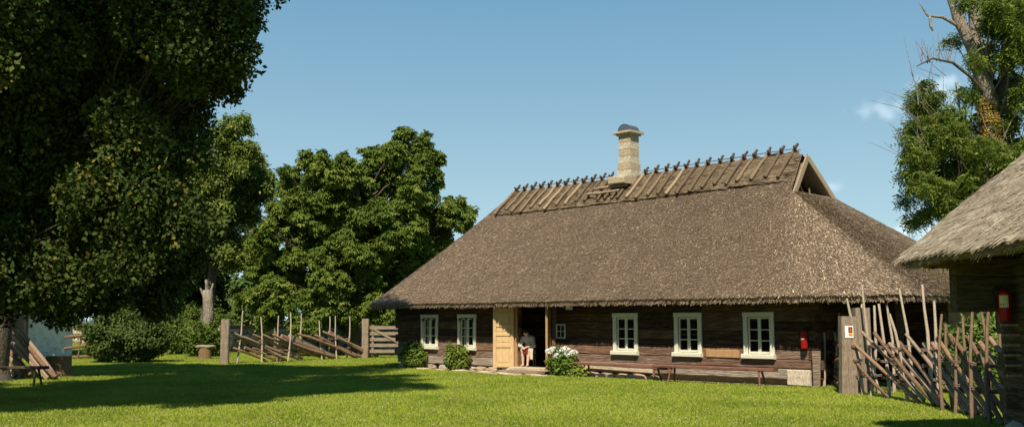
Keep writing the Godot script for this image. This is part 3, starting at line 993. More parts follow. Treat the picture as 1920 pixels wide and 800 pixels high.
func nets(mb: MB, bones: Array, cell: float, k: float) -> void:
	var lo := Vector3.ONE * 99
	var hi := -lo
	for b in bones:
		for q in [0, 1]:
			var r: float = b[2 + q] + cell * 2.5
			lo = lo.min(b[q] - Vector3.ONE * r)
			hi = hi.max(b[q] + Vector3.ONE * r)
	var n := Vector3i(((hi - lo) / cell).ceil()) + Vector3i.ONE
	var val := PackedFloat32Array()
	val.resize(n.x * n.y * n.z)
	val.fill(1.0)
	var B := 4
	for bz in range(0, n.z, B):
		for by in range(0, n.y, B):
			for bx in range(0, n.x, B):
				var c := lo + Vector3(bx + 1.5, by + 1.5, bz + 1.5) * cell
				if absf(field(c, bones, k)) > cell * 4.2: 
					if field(c, bones, k) < 0:
						for z in range(bz, mini(bz + B, n.z)):
							for y in range(by, mini(by + B, n.y)):
								for x in range(bx, mini(bx + B, n.x)): val[(z * n.y + y) * n.x + x] = -1.0
					continue
				for z in range(bz, mini(bz + B, n.z)):
					for y in range(by, mini(by + B, n.y)):
						for x in range(bx, mini(bx + B, n.x)):
							val[(z * n.y + y) * n.x + x] = field(lo + Vector3(x, y, z) * cell, bones, k)
	var id := {}
	var sx := 1
	var sy := n.x
	var sz := n.x * n.y
	for z in n.z - 1:
		for y in n.y - 1:
			for x in n.x - 1:
				var o := (z * n.y + y) * n.x + x
				var neg := 0
				var sum := Vector3.ZERO
				var cnt := 0
				var cv := [val[o], val[o + sx], val[o + sy], val[o + sx + sy], val[o + sz], val[o + sx + sz], val[o + sy + sz], val[o + sx + sy + sz]]
				for q in 8:
					if cv[q] < 0: neg += 1
				if neg == 0 or neg == 8: continue
				for e in [[0, 1], [2, 3], [4, 5], [6, 7], [0, 2], [1, 3], [4, 6], [5, 7], [0, 4], [1, 5], [2, 6], [3, 7]]:
					var a: float = cv[e[0]]
					var b: float = cv[e[1]]
					if (a < 0) == (b < 0): continue
					var t := a / (a - b)
					var pa := Vector3(e[0] & 1, (e[0] >> 1) & 1, (e[0] >> 2) & 1)
					var pb := Vector3(e[1] & 1, (e[1] >> 1) & 1, (e[1] >> 2) & 1)
					sum += pa.lerp(pb, t)
					cnt += 1
				id[o] = mb.v.size()
				mb.v.append(lo + (Vector3(x, y, z) + sum / cnt) * cell)
	for o in id:
		for ax in [[sx, sy, sz], [sy, sz, sx], [sz, sx, sy]]:
			var a := val[o]
			var b := val[o + ax[0]]
			if (a < 0) == (b < 0): continue
			var q := [id.get(o, -1), id.get(o - ax[1], -1), id.get(o - ax[1] - ax[2], -1), id.get(o - ax[2], -1)]
			if q.min() < 0: continue
			var f := [0, 2, 1, 0, 3, 2] if a < 0 else [0, 1, 2, 0, 2, 3]
			for w in f: mb.ix.append(q[w])

func person() -> void:
	var T := Transform3D(Basis(Vector3.UP, -HPSI), HO) * Vector3(5.08, 0.2, 0.05)
	var t := thing("person", "person in white blouse sitting in the doorway, head bowed over red cloth", "person", T, -HPSI + 0.42)
	var S := []
	var legs := []
	var cloth := []
	var skirt := []
	var body := MB.new()
	for s in [-1.0, 1.0]:
		var hip := Vector3(s * 0.095, 0.46, -0.36)
		var knee := Vector3(s * 0.10 + 0.01, 0.50, 0.06)
		var ank := Vector3(s * 0.085, 0.075, 0.06 + s * 0.03)
		S.append(bone(hip, knee, 0.088, 0.058))
		S.append(bone(knee, knee.lerp(ank, 0.35) + Vector3(0, 0, -0.015), 0.055, 0.054))
		S.append(bone(knee.lerp(ank, 0.35) + Vector3(0, 0, -0.015), ank, 0.054, 0.034))
		S.append(bone(ank + Vector3(0, -0.03, -0.03), ank + Vector3(s * 0.02, -0.045, 0.15), 0.036, 0.024))
		skirt.append(bone(hip, knee + Vector3(0, 0.01, -0.03), 0.115, 0.085))
		var sh := Vector3(s * 0.165, 0.87, -0.2)
		var el := Vector3(s * 0.225, 0.645, -0.1)
		var wr := Vector3(s * 0.075, 0.61, 0.10)
		S.append(bone(sh, el, 0.05, 0.038))
		S.append(bone(el, wr, 0.037, 0.025))
		var pd := Vector3(-s * 0.55, -0.25, 0.8).normalized()
		S.append(bone(wr, wr + pd * 0.06, 0.026, 0.032))
		cloth.append(bone(sh, el, 0.072, 0.068))
		cloth.append(bone(el, el.lerp(wr, 0.35), 0.064, 0.045))
		# five unequal fingers bent round the cloth, thumb off the side of the palm
		var side := pd.cross(Vector3.UP).normalized()
		var palm := wr + pd * 0.065
		for f in 4:
			var o := palm + side * (f - 1.5) * 0.018
			var L: float = [0.07, 0.08, 0.076, 0.06][f]
			body.tube([o, o + pd * L * 0.45 + Vector3(0, 0.004, 0), o + pd * L * 0.75 + Vector3(0, -0.02, 0), o + pd * L * 0.8 + Vector3(0, -0.045, 0)], [0.0095, 0.009, 0.008, 0.0065], 6)
		var th: Vector3 = wr + pd * 0.03 - side * s * 0.03
		body.tube([th, th + pd * 0.03 - side * s * 0.02, th + pd * 0.055 - side * s * 0.012 + Vector3(0, -0.012, 0)], [0.011, 0.01, 0.008], 6)
	S.append(bone(Vector3(0, 0.5, -0.36), Vector3(0, 0.72, -0.33), 0.125, 0.11))
	S.append(bone(Vector3(0, 0.72, -0.33), Vector3(0, 0.86, -0.22), 0.11, 0.12))
	S.append(bone(Vector3(-0.12, 0.87, -0.21), Vector3(0.12, 0.87, -0.21), 0.07, 0.07))
	S.append(bone(Vector3(0, 0.9, -0.19), Vector3(0, 1.0, -0.08), 0.05, 0.046))
	cloth.append(bone(Vector3(0, 0.5, -0.36), Vector3(0, 0.72, -0.33), 0.145, 0.13))
	cloth.append(bone(Vector3(0, 0.72, -0.33), Vector3(0, 0.86, -0.22), 0.13, 0.14))
	cloth.append(bone(Vector3(-0.14, 0.875, -0.21), Vector3(0.14, 0.875, -0.21), 0.085, 0.085))
	nets(body, S, 0.016, 0.03)
	# head with brow, nose, mouth, chin and ears, bowed forward
	var H := []
	var hd := Basis(Vector3.RIGHT, 0.75)
	var ho := Vector3(0, 1.05, -0.03)
	for b in [[Vector3(0, 0.05, -0.02), Vector3(0, 0.03, 0.02), 0.085, 0.08], [Vector3(0, 0.0, 0.03), Vector3(0, -0.075, 0.055), 0.07, 0.036], [Vector3(0, 0.02, 0.1), Vector3(0, -0.02, 0.122), 0.008, 0.014], [Vector3(-0.03, 0.035, 0.085), Vector3(0.03, 0.035, 0.085), 0.014, 0.014], [Vector3(-0.018, -0.055, 0.09), Vector3(0.018, -0.055, 0.09), 0.007, 0.007], [Vector3(-0.08, 0.01, 0.0), Vector3(-0.084, -0.02, -0.005), 0.016, 0.01], [Vector3(0.08, 0.01, 0.0), Vector3(0.084, -0.02, -0.005), 0.016, 0.01], [Vector3(0, -0.05, -0.01), Vector3(0, -0.1, -0.03), 0.052, 0.05]]:
		H.append(bone(ho + hd * b[0], ho + hd * b[1], b[2], b[3]))
	nets(body, H, 0.008, 0.018)
	put("body", body.mesh(true), M.skin, t)
	for s in [-1.0, 1.0]:
		var em := MB.new()
		em.lathe([Vector2(0.0001, -0.008), Vector2(0.009, 0), Vector2(0.0001, 0.008)], 8)
		put("eye", em.mesh(true), M.iron, t, Transform3D(Basis.IDENTITY, ho + hd * Vector3(s * 0.03, 0.015, 0.088)))
	var m := MB.new()
	var hair := []
	for b in [[Vector3(0, 0.075, -0.03), Vector3(0, 0.06, 0.01), 0.087, 0.08], [Vector3(0, 0.04, -0.06), Vector3(0, -0.05, -0.05), 0.075, 0.05], [Vector3(-0.07, 0.05, -0.01), Vector3(-0.078, -0.05, 0.0), 0.03, 0.018], [Vector3(0.07, 0.05, -0.01), Vector3(0.078, -0.05, 0.0), 0.03, 0.018], [Vector3(0, -0.02, -0.09), Vector3(0, -0.02, -0.12), 0.045, 0.04]]:
		hair.append(bone(ho + hd * b[0], ho + hd * b[1], b[2], b[3]))
	nets(m, hair, 0.012, 0.03)
	put("hair", m.mesh(true), M.hair, t)
	m = MB.new()
	nets(m, cloth, 0.018, 0.035)
	put("blouse", m.mesh(true), M.linen, t)
	m = MB.new()
	skirt.append(bone(Vector3(0, 0.46, -0.38), Vector3(0, 0.5, -0.32), 0.16, 0.15))
	nets(m, skirt, 0.018, 0.06)
	put("skirt", m.mesh(true), M.skirt, t)
	# the red cloth she works on lies over the knees, a pale one hangs at her side
	for q in [[Vector3(0.03, 0.6, 0.03), 0.2, 0.2, M.red_cloth], [Vector3(0.215, 0.57, -0.02), 0.12, 0.4, M.linen]]:
		m = MB.new()
		var n := 9
		for i in n + 1:
			for j in n + 1:
				var a := float(i) / n - 0.5
				var b := float(j) / n
				var y: float = -maxf(b - 0.35, 0.0) * q[2] * 1.25
				var z := minf(b, 0.4) * 0.3
				var o := sin(a * 11.0 + b * 4.0) * 0.012
				m.v.append(q[0] + Vector3(a * q[1] * (1.0 - 0.2 * b), y + o - absf(a) * 0.05, z + o))
		for i in n:
			for j in n:
				var a := i * (n + 1) + j
				for w in [a, a + 1, a + n + 1, a + 1, a + n + 2, a + n + 1]: m.ix.append(w)
		put("cloth", m.mesh(true), q[3], t)
	# low stool inside the door
	var st := thing("stool", "low wooden stool under the person in the doorway", "stool", T, -HPSI + 0.42)
	board(st, "seat", Vector3(0, 0.335, -0.36), Vector3(0.42, 0.04, 0.32), M.log_mid[0])
	for s in [-1.0, 1.0]:
		for z in [-0.47, -0.26]: pole(st, "leg", Vector3(s * 0.17, 0.0, z), Vector3(s * 0.14, 0.32, z), 0.02, 0.022, M.log_mid[0], 0.0, 6)

func extinguisher(label: String, at: Vector3, turn: float, h: float, with_label: bool) -> void:
	var t := thing("fire_extinguisher", label, "fire extinguisher", at, turn, "fire extinguishers on log walls")
	var r := 0.085
	var m := MB.new()
	m.lathe([Vector2(0.001, 0), Vector2(r * 0.9, 0.0), Vector2(r, 0.015), Vector2(r, h * 0.78), Vector2(r * 0.85, h * 0.85), Vector2(r * 0.45, h * 0.9), Vector2(r * 0.3, h * 0.93), Vector2(0.001, h * 0.93)], 18)
	put("cylinder", m.mesh(true), M.red, t)
	m = MB.new()
	m.box(Vector3(0, h * 0.96, 0), Vector3(0.05, 0.05, 0.05))
	m.box(Vector3(0.05, h * 1.03, 0), Vector3(0.13, 0.018, 0.025), Basis(Vector3.BACK, 0.3))
	m.box(Vector3(0.05, h * 0.97, 0), Vector3(0.12, 0.015, 0.022))
	put("valve", m.mesh(), M.iron, t)
	m = MB.new()
	m.tube([Vector3(-0.02, h * 0.97, 0.01), Vector3(-0.1, h * 0.98, 0.015), Vector3(-0.135, h * 0.84, 0.015), Vector3(-0.125, h * 0.55, 0.015), Vector3(-0.105, h * 0.35, 0.02)], [0.012, 0.012, 0.012, 0.012, 0.017], 7)
	put("hose", m.mesh(true), M.iron, t)
	m = MB.new()
	m.box(Vector3(0, h * 0.5, -r - 0.012), Vector3(0.05, h * 0.5, 0.024))
	put("bracket", m.mesh(), M.iron, t)
	if with_label:
		for q in [[-0.95, 0.35, 0.40, 0.74, M.label_pale], [-0.3, 0.75, 0.55, 0.72, M.label_pale]]:
			m = MB.new()
			for i in 8:
				var a0: float = lerpf(q[0], q[1], i / 8.0)
				var a1: float = lerpf(q[0], q[1], (i + 1) / 8.0)
				var rr_ := r + 0.002
				m.quad(Vector3(sin(a0) * rr_, h * q[2], cos(a0) * rr_), Vector3(sin(a0) * rr_, h * q[3], cos(a0) * rr_), Vector3(sin(a1) * rr_, h * q[3], cos(a1) * rr_), Vector3(sin(a1) * rr_, h * q[2], cos(a1) * rr_))
			if q[2] < 0.5 or true:
				put("label", m.mesh(), q[4], t)
			break
		for q in [-0.7, -0.35]:
			m = MB.new()
			m.box(Vector3(sin(q) * (r + 0.003), h * 0.48, cos(q) * (r + 0.003)), Vector3(0.014, 0.022, 0.002), Basis(Vector3.UP, q))
			put("pictogram", m.mesh(), M.iron, t)
	else:
		m = MB.new()
		for k in 3: m.box(Vector3(-0.03 + 0.03 * k, h * 0.46, r * 0.985), Vector3(0.014, 0.03, 0.014))
		put("print", m.mesh(), M.label_pale, t)

func bench(label: String, a: Vector3, b: Vector3, ya: float, yb: float, wid: float, mat: Material, legs: Array) -> void:
	var d := b - a
	var t := thing("bench", label, "bench", (a + b) * 0.5, -atan2(d.z, d.x), "plank benches in the yard")
	var L := d.length()
	var ang := atan2(yb - ya, L)
	var m := MB.new()
	m.hewn(Vector3(0, (ya + yb) * 0.5, 0), L, 0.04, wid * 0.5, 0.015, 0.008, rng, Basis(Vector3.BACK, ang))
	put("seat", m.mesh(), mat, t)
	for u in legs:
		var y: float = lerpf(ya, yb, u) - 0.02
		for s in [-1.0, 1.0]:
			var x: float = (u - 0.5) * L
			var lean := 0.06 * (1.0 if u > 0.5 else -1.0)
			pole(t, "leg", Vector3(x + lean, -0.03, s * wid * 0.62), Vector3(x, y, s * wid * 0.3), 0.024, 0.03, mat, 0.0, 7)

func stump(label: String, at: Vector3, r: float, h: float) -> void:
	var t := thing("chopping_block", label, "chopping block", at, rr(0, 6), "chopping blocks on the grass")
	var m := MB.new()
	var n := 20
	for j in 4:
		for i in n:
			var a := TAU * i / n
			var q: float = r * (1.0 + 0.07 * noise.get_noise_2d(cos(a) * 60 + at.x * 9, sin(a) * 60)) * [1.1, 1.0, 0.98, 0.98][j]
			m.v.append(Vector3(cos(a) * q, [-0.05, h * 0.3, h * 0.97, h][j], sin(a) * q * 1.0))
	for j in 3:
		for i in n:
			var a := j * n + i
			var b := j * n + (i + 1) % n
			for w in [a, b, a + n, b, b + n, a + n]: m.ix.append(w)
	put("bark_side", m.mesh(true), M.bark_log, t)
	m = MB.new()
	for i in n: m.tri(Vector3(0, h - 0.001, 0), Vector3(cos(TAU * (i + 1) / n) * r * 0.985, h - 0.001, sin(TAU * (i + 1) / n) * r * 0.985), Vector3(cos(TAU * i / n) * r * 0.985, h - 0.001, sin(TAU * i / n) * r * 0.985))
	put("sawn_top", m.mesh(), M.pine_old, t)

# ---------------------------------------------------------------- the barn at the right edge
func barn() -> void:
	var t := thing("barn", "log barn with a low pale thatched eave at the right edge", "barn", Vector3(0, 0, 0))
	var w := hub("side_wall", t)
	var ys := [0.25, 0.49, 0.72, 0.96, 1.2, 1.46, 1.74, 2.2, 2.44]
	for k in ys.size() - 1:
		log_at(w, -13.3 + (0.0 if k % 2 else -0.2), -4.0, ys[k], ys[k + 1], 6.68, 0.2, M.log_barn[k % 3], true)
	var e := hub("end_wall", t)
	for k in ys.size() - 1:
		var x0 := 6.44 if k % 2 else 6.6
		if k >= 6: x0 = 5.84
		log_at(e, x0, 12.2, ys[k], ys[k + 1], -13.22 + (0.0 if k >= 6 else -0.02), 0.2, M.log_barn[(k + 1) % 3])
	var far := hub("far_walls", t)
	for k in ys.size() - 1:
		log_at(far, -13.3, -4.0, ys[k], ys[k + 1], 12.1, 0.2, M.log_barn[k % 3], true)
		log_at(far, 6.6, 12.2, ys[k], ys[k + 1], -4.0, 0.2, M.log_barn[k % 3])
	for q in [[6.7, -13.2], [6.7, -4.1], [12.0, -13.2], [12.0, -4.1], [6.7, -8.5]]:
		stone(t, "corner_stone", Vector3(q[0], 0.12, q[1]), Vector3(0.6, 0.4, 0.6), M.stone[0])
	board(t, "eave_plate", Vector3(5.95, 2.46, -8.6), Vector3(0.18, 0.18, 0.18), M.log_barn[0])
	var pm := MB.new()
	pm.hewn(Vector3.ZERO, 9.9, 0.09, 0.09, 0.02, 0.01, rng)
	put("eave_beam", pm.mesh(), M.log_barn[1], t, Transform3D(Basis(Vector3.UP, PI * 0.5), Vector3(5.95, 2.53, -8.7)))
	# ladder like slats leaning in the corner under the extinguisher
	for k in 6:
		board(t, "shelf_slat", Vector3(6.52 + 0.01 * k, 1.56 - 0.13 * k, -13.02), Vector3(0.34, 0.035, 0.05), M.board_grey)
	var rf := hub("roof", t)
	# built in its own turned frame: u along the ridge (away from the yard's camera side), front = the slope to the yard
	var top := func(p: Vector3, part: int) -> Vector3:
		return Vector3(clampf(remap(p.x, 1.0, 11.0, 2.1, 8.5), 2.1, 8.5) if part in [0, 4] else (2.1 if part == 5 else 8.5), 5.75, -3.85)
	var R := ring(0.0, 11.6, 0.0, -7.7, 0.0, 0.55, 0.0, 99.0, top)
	for i in R[0].size():
		R[0][i].y = 2.5
		if R[1][i].x > 8.4 and R[0][i].x < 11.0: R[1][i].x = minf(R[1][i].x, 8.5)
	# turn: u -> +z world, front (+z local) -> -x world
	var B := Basis(Vector3(0, 0, 1), Vector3.UP, Vector3(-1, 0, 0))
	rf.transform = Transform3D(B, Vector3(5.34, 0, -14.07))
	var G := thatch(rf, R[0], R[1], 12, 0.10, 0.3, M.thatch_pale, 0.06, Vector3(5.8, 2.5, -3.85), 3.25)
	var cols := [c3(0.26, 0.2, 0.135), c3(0.58, 0.475, 0.34), c3(0.74, 0.63, 0.48)]
	var tuft := reed_tuft(4, 0.16, 0.008, 0.04)
	var n := G.size()
	var nfront := 0
	for q in R[0]:
		if q.z > -0.01: nfront += 1
	reeds(rf, G, 0, nfront + 8, 0, 12, 520.0, tuft, cols)
	reeds(rf, G, n - 24, n, 0, 12, 520.0, tuft, cols)
	reeds(rf, G, nfront + 8, n - 24, 0, 12, 60.0, tuft, cols)
	var buf := PackedFloat32Array()
	for i in n:
		var a: Vector3 = G[i][0]
		var b: Vector3 = G[(i + 1) % n][0]
		for k in int(a.distance_to(b) * 80):
			var p := a.lerp(b, rng.randf()) + Vector3(0, rr(-0.07, 0.02), 0)
			var out := (b - a).cross(Vector3.UP).normalized()
			if out.dot(p - Vector3(5.8, 2.5, -3.85)) < 0: out = -out
			var dn := (Vector3.DOWN + out * rr(0.3, 1.2)).normalized()
			var nn := (out + Vector3.UP * 0.6); nn = (nn - dn * nn.dot(dn)).normalized()
			push(buf, Basis(nn.cross(dn), nn, dn).scaled(Vector3.ONE * rr(0.5, 1.0)), p - out * 0.08, cols[0].lerp(cols[1], rng.randf()))
	copies("eave_fringe", tuft, M.reed, rf, buf)
	for k in 9:
		pole(rf, "rafter", Vector3(0.8 + k * 1.2, 2.32, -0.25), Vector3(0.8 + k * 1.2, 5.2, -3.6), 0.05, 0.045, M.log_barn[0], 0.0, 6)

func materials() -> void:
	var wood_bump := grey(31, 0.03)
	var fine_bump := grey(32, 0.05)
	var tdark := tex(1, 0.02, 0.06, 0.55, [c3(0.02, 0.013, 0.008), c3(0.07, 0.046, 0.03), c3(0.15, 0.105, 0.072)])
	var tmid := tex(2, 0.02, 0.06, 0.5, [c3(0.07, 0.042, 0.03), c3(0.185, 0.12, 0.088), c3(0.31, 0.225, 0.172)])
	var tgrey := tex(3, 0.015, 0.05, 0.5, [c3(0.12, 0.095, 0.07), c3(0.27, 0.22, 0.175), c3(0.42, 0.36, 0.3)])
	var tbarn := tex(4, 0.02, 0.06, 0.55, [c3(0.035, 0.028, 0.02), c3(0.10, 0.08, 0.055), c3(0.17, 0.14, 0.10)])
	var grain := Vector3(0.25, 2.6, 2.6)
	M.log_dark = []; M.log_mid = []; M.log_grey = []; M.log_barn = []; M.ridge_wood = []
	for k in 4: M.log_dark.append(textured(tdark, grain, 0.9, wood_bump, 1.2, [Color(1.15, 1.12, 1.06), Color(0.8, 0.77, 0.74), Color(1.08, 0.98, 0.88), Color(0.92, 0.88, 0.86)][k], Vector3(0.37, 0.21, 0.5) * k))
	for k in 3: M.log_mid.append(textured(tmid, grain, 0.9, wood_bump, 1.2, [Color(1, 1, 1), Color(0.92, 0.88, 0.86), Color(1.0, 0.94, 0.88)][k], Vector3(0.37, 0.21, 0.5) * k))
	for k in 2: M.log_grey.append(textured(tgrey, grain, 0.92, wood_bump, 1.2, [Color(1, 1, 1), Color(0.93, 0.88, 0.84)][k], Vector3(0.37, 0.21, 0.5) * k))
	for k in 3: M.log_barn.append(textured(tbarn, grain, 0.92, wood_bump, 1.4, [Color(1, 1, 1), Color(0.9, 0.9, 0.88), Color(1.0, 0.95, 0.9)][k], Vector3(0.37, 0.21, 0.5) * k))
	var tpole := tex(5, 0.03, 0.08, 0.5, [c3(0.24, 0.175, 0.12), c3(0.44, 0.35, 0.26), c3(0.6, 0.5, 0.39)])
	for k in 3: M.ridge_wood.append(textured(tpole, Vector3(3, 3, 1.2), 0.9, fine_bump, 0.6, [Color(0.58, 0.55, 0.52), Color(0.84, 0.82, 0.78), Color(0.7, 0.67, 0.63)][k], Vector3(0.3, 0.3, 0.3) * k))
	M.tip_wood = textured(tdark, Vector3(3, 3, 3), 0.85)
	M.stake = textured(tpole, Vector3(5, 1.0, 5), 0.9, fine_bump, 0.5)
	M.stake_dark = textured(tpole, Vector3(5, 1.0, 5), 0.9, fine_bump, 0.5, Color(0.72, 0.66, 0.62))
	var trail := tex(6, 0.02, 0.07, 0.5, [c3(0.12, 0.082, 0.055), c3(0.28, 0.2, 0.14), c3(0.44, 0.335, 0.24)])
	M.rail = [textured(trail, Vector3(3, 3, 3), 0.92, fine_bump, 0.8), textured(trail, Vector3(2.5, 2.5, 2.5), 0.92, fine_bump, 0.8, Color(1.0, 0.92, 0.86), Vector3(0.3, 0.1, 0.7)), textured(trail, Vector3(2, 2, 2), 0.92, fine_bump, 0.8, Color(0.8, 0.74, 0.7), Vector3(0.6, 0.3, 0.2))]
	M.withy = textured(tmid, Vector3(9, 9, 9), 0.85)
	var tpost := tex(7, 0.012, 0.05, 0.4, [c3(0.12, 0.088, 0.06), c3(0.25, 0.19, 0.135), c3(0.36, 0.285, 0.21)])
	M.post = textured(tpost, Vector3(5, 0.5, 5), 0.92, wood_bump, 1.0)
	M.board_grey = textured(tpost, Vector3(0.6, 4, 4), 0.9, wood_bump, 0.8)
	M.board_pale = textured(tex(8, 0.012, 0.05, 0.4, [c3(0.3, 0.23, 0.15), c3(0.5, 0.4, 0.28), c3(0.64, 0.54, 0.4)]), Vector3(0.5, 4, 4), 0.9, wood_bump, 0.6)
	M.plaster_old = textured(tex(9, 0.02, 0.05, 0.6, [c3(0.3, 0.23, 0.17), c3(0.52, 0.44, 0.34), c3(0.62, 0.55, 0.45)]), Vector3(3, 0.9, 3), 0.95, wood_bump, 1.0)
	var tp := tex(10, 0.012, 0.04, 0.4, [c3(0.38, 0.24, 0.11), c3(0.54, 0.37, 0.19), c3(0.64, 0.47, 0.27)])
	M.pine = textured(tp, Vector3(5, 0.4, 5), 0.6, fine_bump, 0.15)
	M.pine_old = textured(tp, Vector3(4, 0.5, 4), 0.85, fine_bump, 0.5, Color(0.86, 0.8, 0.78))
	M.thatch = textured(tex(11, 0.05, 0.09, 0.5, [c3(0.125, 0.087, 0.057), c3(0.22, 0.158, 0.107), c3(0.31, 0.228, 0.158)]), Vector3(1.6, 1.6, 1.6), 1.0, fine_bump, 3.0)
	M.thatch_pale = textured(tex(12, 0.05, 0.09, 0.5, [c3(0.10, 0.08, 0.055), c3(0.22, 0.18, 0.13), c3(0.36, 0.3, 0.22)]), Vector3(1.6, 1.6, 1.6), 1.0, fine_bump, 3.0)
	M.thatch_under = M.thatch
	M.reed = leafy(0.0, 0.8)
	M.lime = [textured(tex(14, 0.02, 0.07, 0.6, [c3(0.26, 0.21, 0.14), c3(0.5, 0.435, 0.32), c3(0.62, 0.55, 0.43)]), Vector3(1.6, 1.6, 1.6), 0.95, fine_bump, 1.2)]
	M.lime.append(textured(M.lime[0].albedo_texture, Vector3(2.1, 2.1, 2.1), 0.95, fine_bump, 1.2, Color(0.93, 0.9, 0.86), Vector3(0.4, 0.2, 0.1)))
	M.sheet = plain(lin(0.2, 0.21, 0.23), 0.5)
	M.sheet.metallic = 0.8
	var tst := tex(15, 0.02, 0.06, 0.6, [c3(0.2, 0.17, 0.13), c3(0.4, 0.355, 0.29), c3(0.58, 0.53, 0.45)])
	M.stone = []
	for k in 3: M.stone.append(textured(tst, Vector3(1.4, 1.4, 1.4), 0.95, fine_bump, 1.0, [Color(1, 1, 1), Color(0.85, 0.83, 0.8), Color(1.0, 0.93, 0.86)][k], Vector3(0.3, 0.6, 0.2) * k))
	M.stone_pale = textured(tst, Vector3(1.4, 1.4, 1.4), 0.95, fine_bump, 1.0, Color(1.15, 1.1, 1.02))
	M.stone_mesh = []
	for k in 6: M.stone_mesh.append(stone_shape())
	M.white_paint = textured(tex(16, 0.03, 0.09, 0.5, [c3(0.46, 0.44, 0.33), c3(0.62, 0.6, 0.48), c3(0.68, 0.66, 0.55)]), Vector3(2, 2, 2), 0.6)
	M.white_wall = textured(tex(17, 0.02, 0.08, 0.5, [c3(0.4, 0.37, 0.33), c3(0.7, 0.66, 0.6), c3(0.78, 0.74, 0.68)]), Vector3(0.5, 0.5, 0.5), 0.9, fine_bump, 1.0)
	M.glass = StandardMaterial3D.new()
	M.glass.transparency = BaseMaterial3D.TRANSPARENCY_ALPHA
	M.glass.albedo_color = Color(0.08, 0.09, 0.09, 0.15)
	M.glass.roughness = 0.03
	M.glass.metallic_specular = 0.12
	M.curtain = plain(lin(0.62, 0.6, 0.5), 0.95)
	M.iron = plain(lin(0.018, 0.017, 0.016), 0.5)
	M.enamel = plain(lin(0.55, 0.52, 0.42), 0.4)
	M.red = plain(lin(0.26, 0.008, 0.008), 0.35)
	M.label_pale = plain(lin(0.62, 0.58, 0.36), 0.5)
	M.sign_white = plain(lin(0.8, 0.8, 0.78), 0.5)
	M.sign_red = plain(lin(0.65, 0.09, 0.03), 0.5)
	M.sign_orange = plain(lin(0.8, 0.33, 0.03), 0.5)
	M.skin = plain(lin(0.56, 0.36, 0.26), 0.55)
	M.hair = plain(lin(0.025, 0.016, 0.01), 0.6)
	M.linen = plain(lin(0.52, 0.48, 0.38), 0.95)
	M.skirt = plain(lin(0.32, 0.32, 0.34), 0.95)
	M.red_cloth = plain(lin(0.2, 0.02, 0.016), 0.95)
	var tbark := tex(18, 0.03, 0.08, 0.5, [c3(0.035, 0.028, 0.02), c3(0.10, 0.082, 0.06), c3(0.19, 0.16, 0.12)])
	M.bark = textured(tbark, Vector3(2.2, 0.7, 2.2), 0.95, fine_bump, 3.0)
	M.bark_pale = textured(tex(19, 0.025, 0.08, 0.5, [c3(0.08, 0.066, 0.05), c3(0.24, 0.2, 0.155), c3(0.42, 0.37, 0.3)]), Vector3(1.2, 0.5, 1.2), 0.95, fine_bump, 4.0)
	M.moss = textured(tex(20, 0.04, 0.09, 0.5, [c3(0.10, 0.075, 0.01), c3(0.24, 0.17, 0.02), c3(0.34, 0.25, 0.05)]), Vector3(3, 3, 3), 1.0, fine_bump, 4.0)
	M.bark_log = textured(tbark, Vector3(3, 1.2, 3), 0.95, fine_bump, 2.0, Color(1.35, 1.2, 1.05))
	M.bench_wood = textured(tex(21, 0.015, 0.05, 0.45, [c3(0.085, 0.035, 0.026), c3(0.185, 0.085, 0.06), c3(0.27, 0.14, 0.1)]), Vector3(0.5, 4, 4), 0.7, fine_bump, 0.5)
	M.bench_old = textured(tdark, Vector3(0.5, 4, 4), 0.7, fine_bump, 0.5)
	M.ground = textured(tex(22, 0.03, 0.11, 0.45, [c3(0.08, 0.11, 0.010), c3(0.145, 0.19, 0.018), c3(0.22, 0.24, 0.04)], 512), Vector3(0.21, 0.21, 0.21), 1.0, fine_bump, 4.0)
	M.ground.uv1_world_triplanar = true
	M.dirt = textured(tex(23, 0.03, 0.1, 0.5, [c3(0.14, 0.11, 0.05), c3(0.34, 0.27, 0.16), c3(0.5, 0.42, 0.29)], 256), Vector3(0.7, 0.7, 0.7), 1.0, fine_bump, 3.0)
	M.leaf = leafy(0.5)
	M.leaf_dull = leafy(0.35, 0.6)
	M.grass = leafy(0.35, 0.6)
	M.petal = leafy(0.3, 0.8)

func clouds() -> ImageTexture:
	var W := 2048
	var H := 1024
	var im := Image.create(W, H, false, Image.FORMAT_RGBA8)
	im.fill(Color(1, 1, 1, 0))
	var nz := FastNoiseLite.new()
	nz.seed = 8; nz.frequency = 0.09; nz.fractal_octaves = 4
	var list := [[20.8, 11.5, 1.5, 0.5, 0.55], [17.9, 7.4, 0.8, 0.35, 0.3], [23.6, 12.2, 1.7, 0.9, 0.7], [22.0, 5.0, 1.3, 0.6, 0.65], [24.5, 8.5, 1.2, 0.5, 0.5]]
	var r := RandomNumberGenerator.new()
	r.seed = 77
	for k in 26: list.append([r.randf_range(40, 320), r.randf_range(4, 26), r.randf_range(1.5, 5.0), r.randf_range(0.5, 1.3), r.randf_range(0.4, 0.8)])
	for c in list:
		var px: float = c[0] / 360.0 * W
		var py: float = (90.0 - c[1]) / 180.0 * H
		var rx: float = c[2] / 360.0 * W
		var ry: float = c[3] / 180.0 * H
		for y in range(int(py - ry * 2.2), int(py + ry * 2.2) + 1):
			for x in range(int(px - rx * 2.2), int(px + rx * 2.2) + 1):
				var d := Vector2((x - px) / rx, (y - py) / ry).length()
				var v := clampf((1.0 - d) * 0.9 + nz.get_noise_2d(x * 2.2, y * 2.6) * 1.1, 0, 1) * clampf(1.8 - d, 0, 1)
				var xx := posmod(x, W)
				var o := im.get_pixel(xx, clampi(y, 0, H - 1))
				im.set_pixel(xx, clampi(y, 0, H - 1), Color(1, 0.97, 0.94, maxf(o.a, v * c[4])))
	return ImageTexture.create_from_image(im)

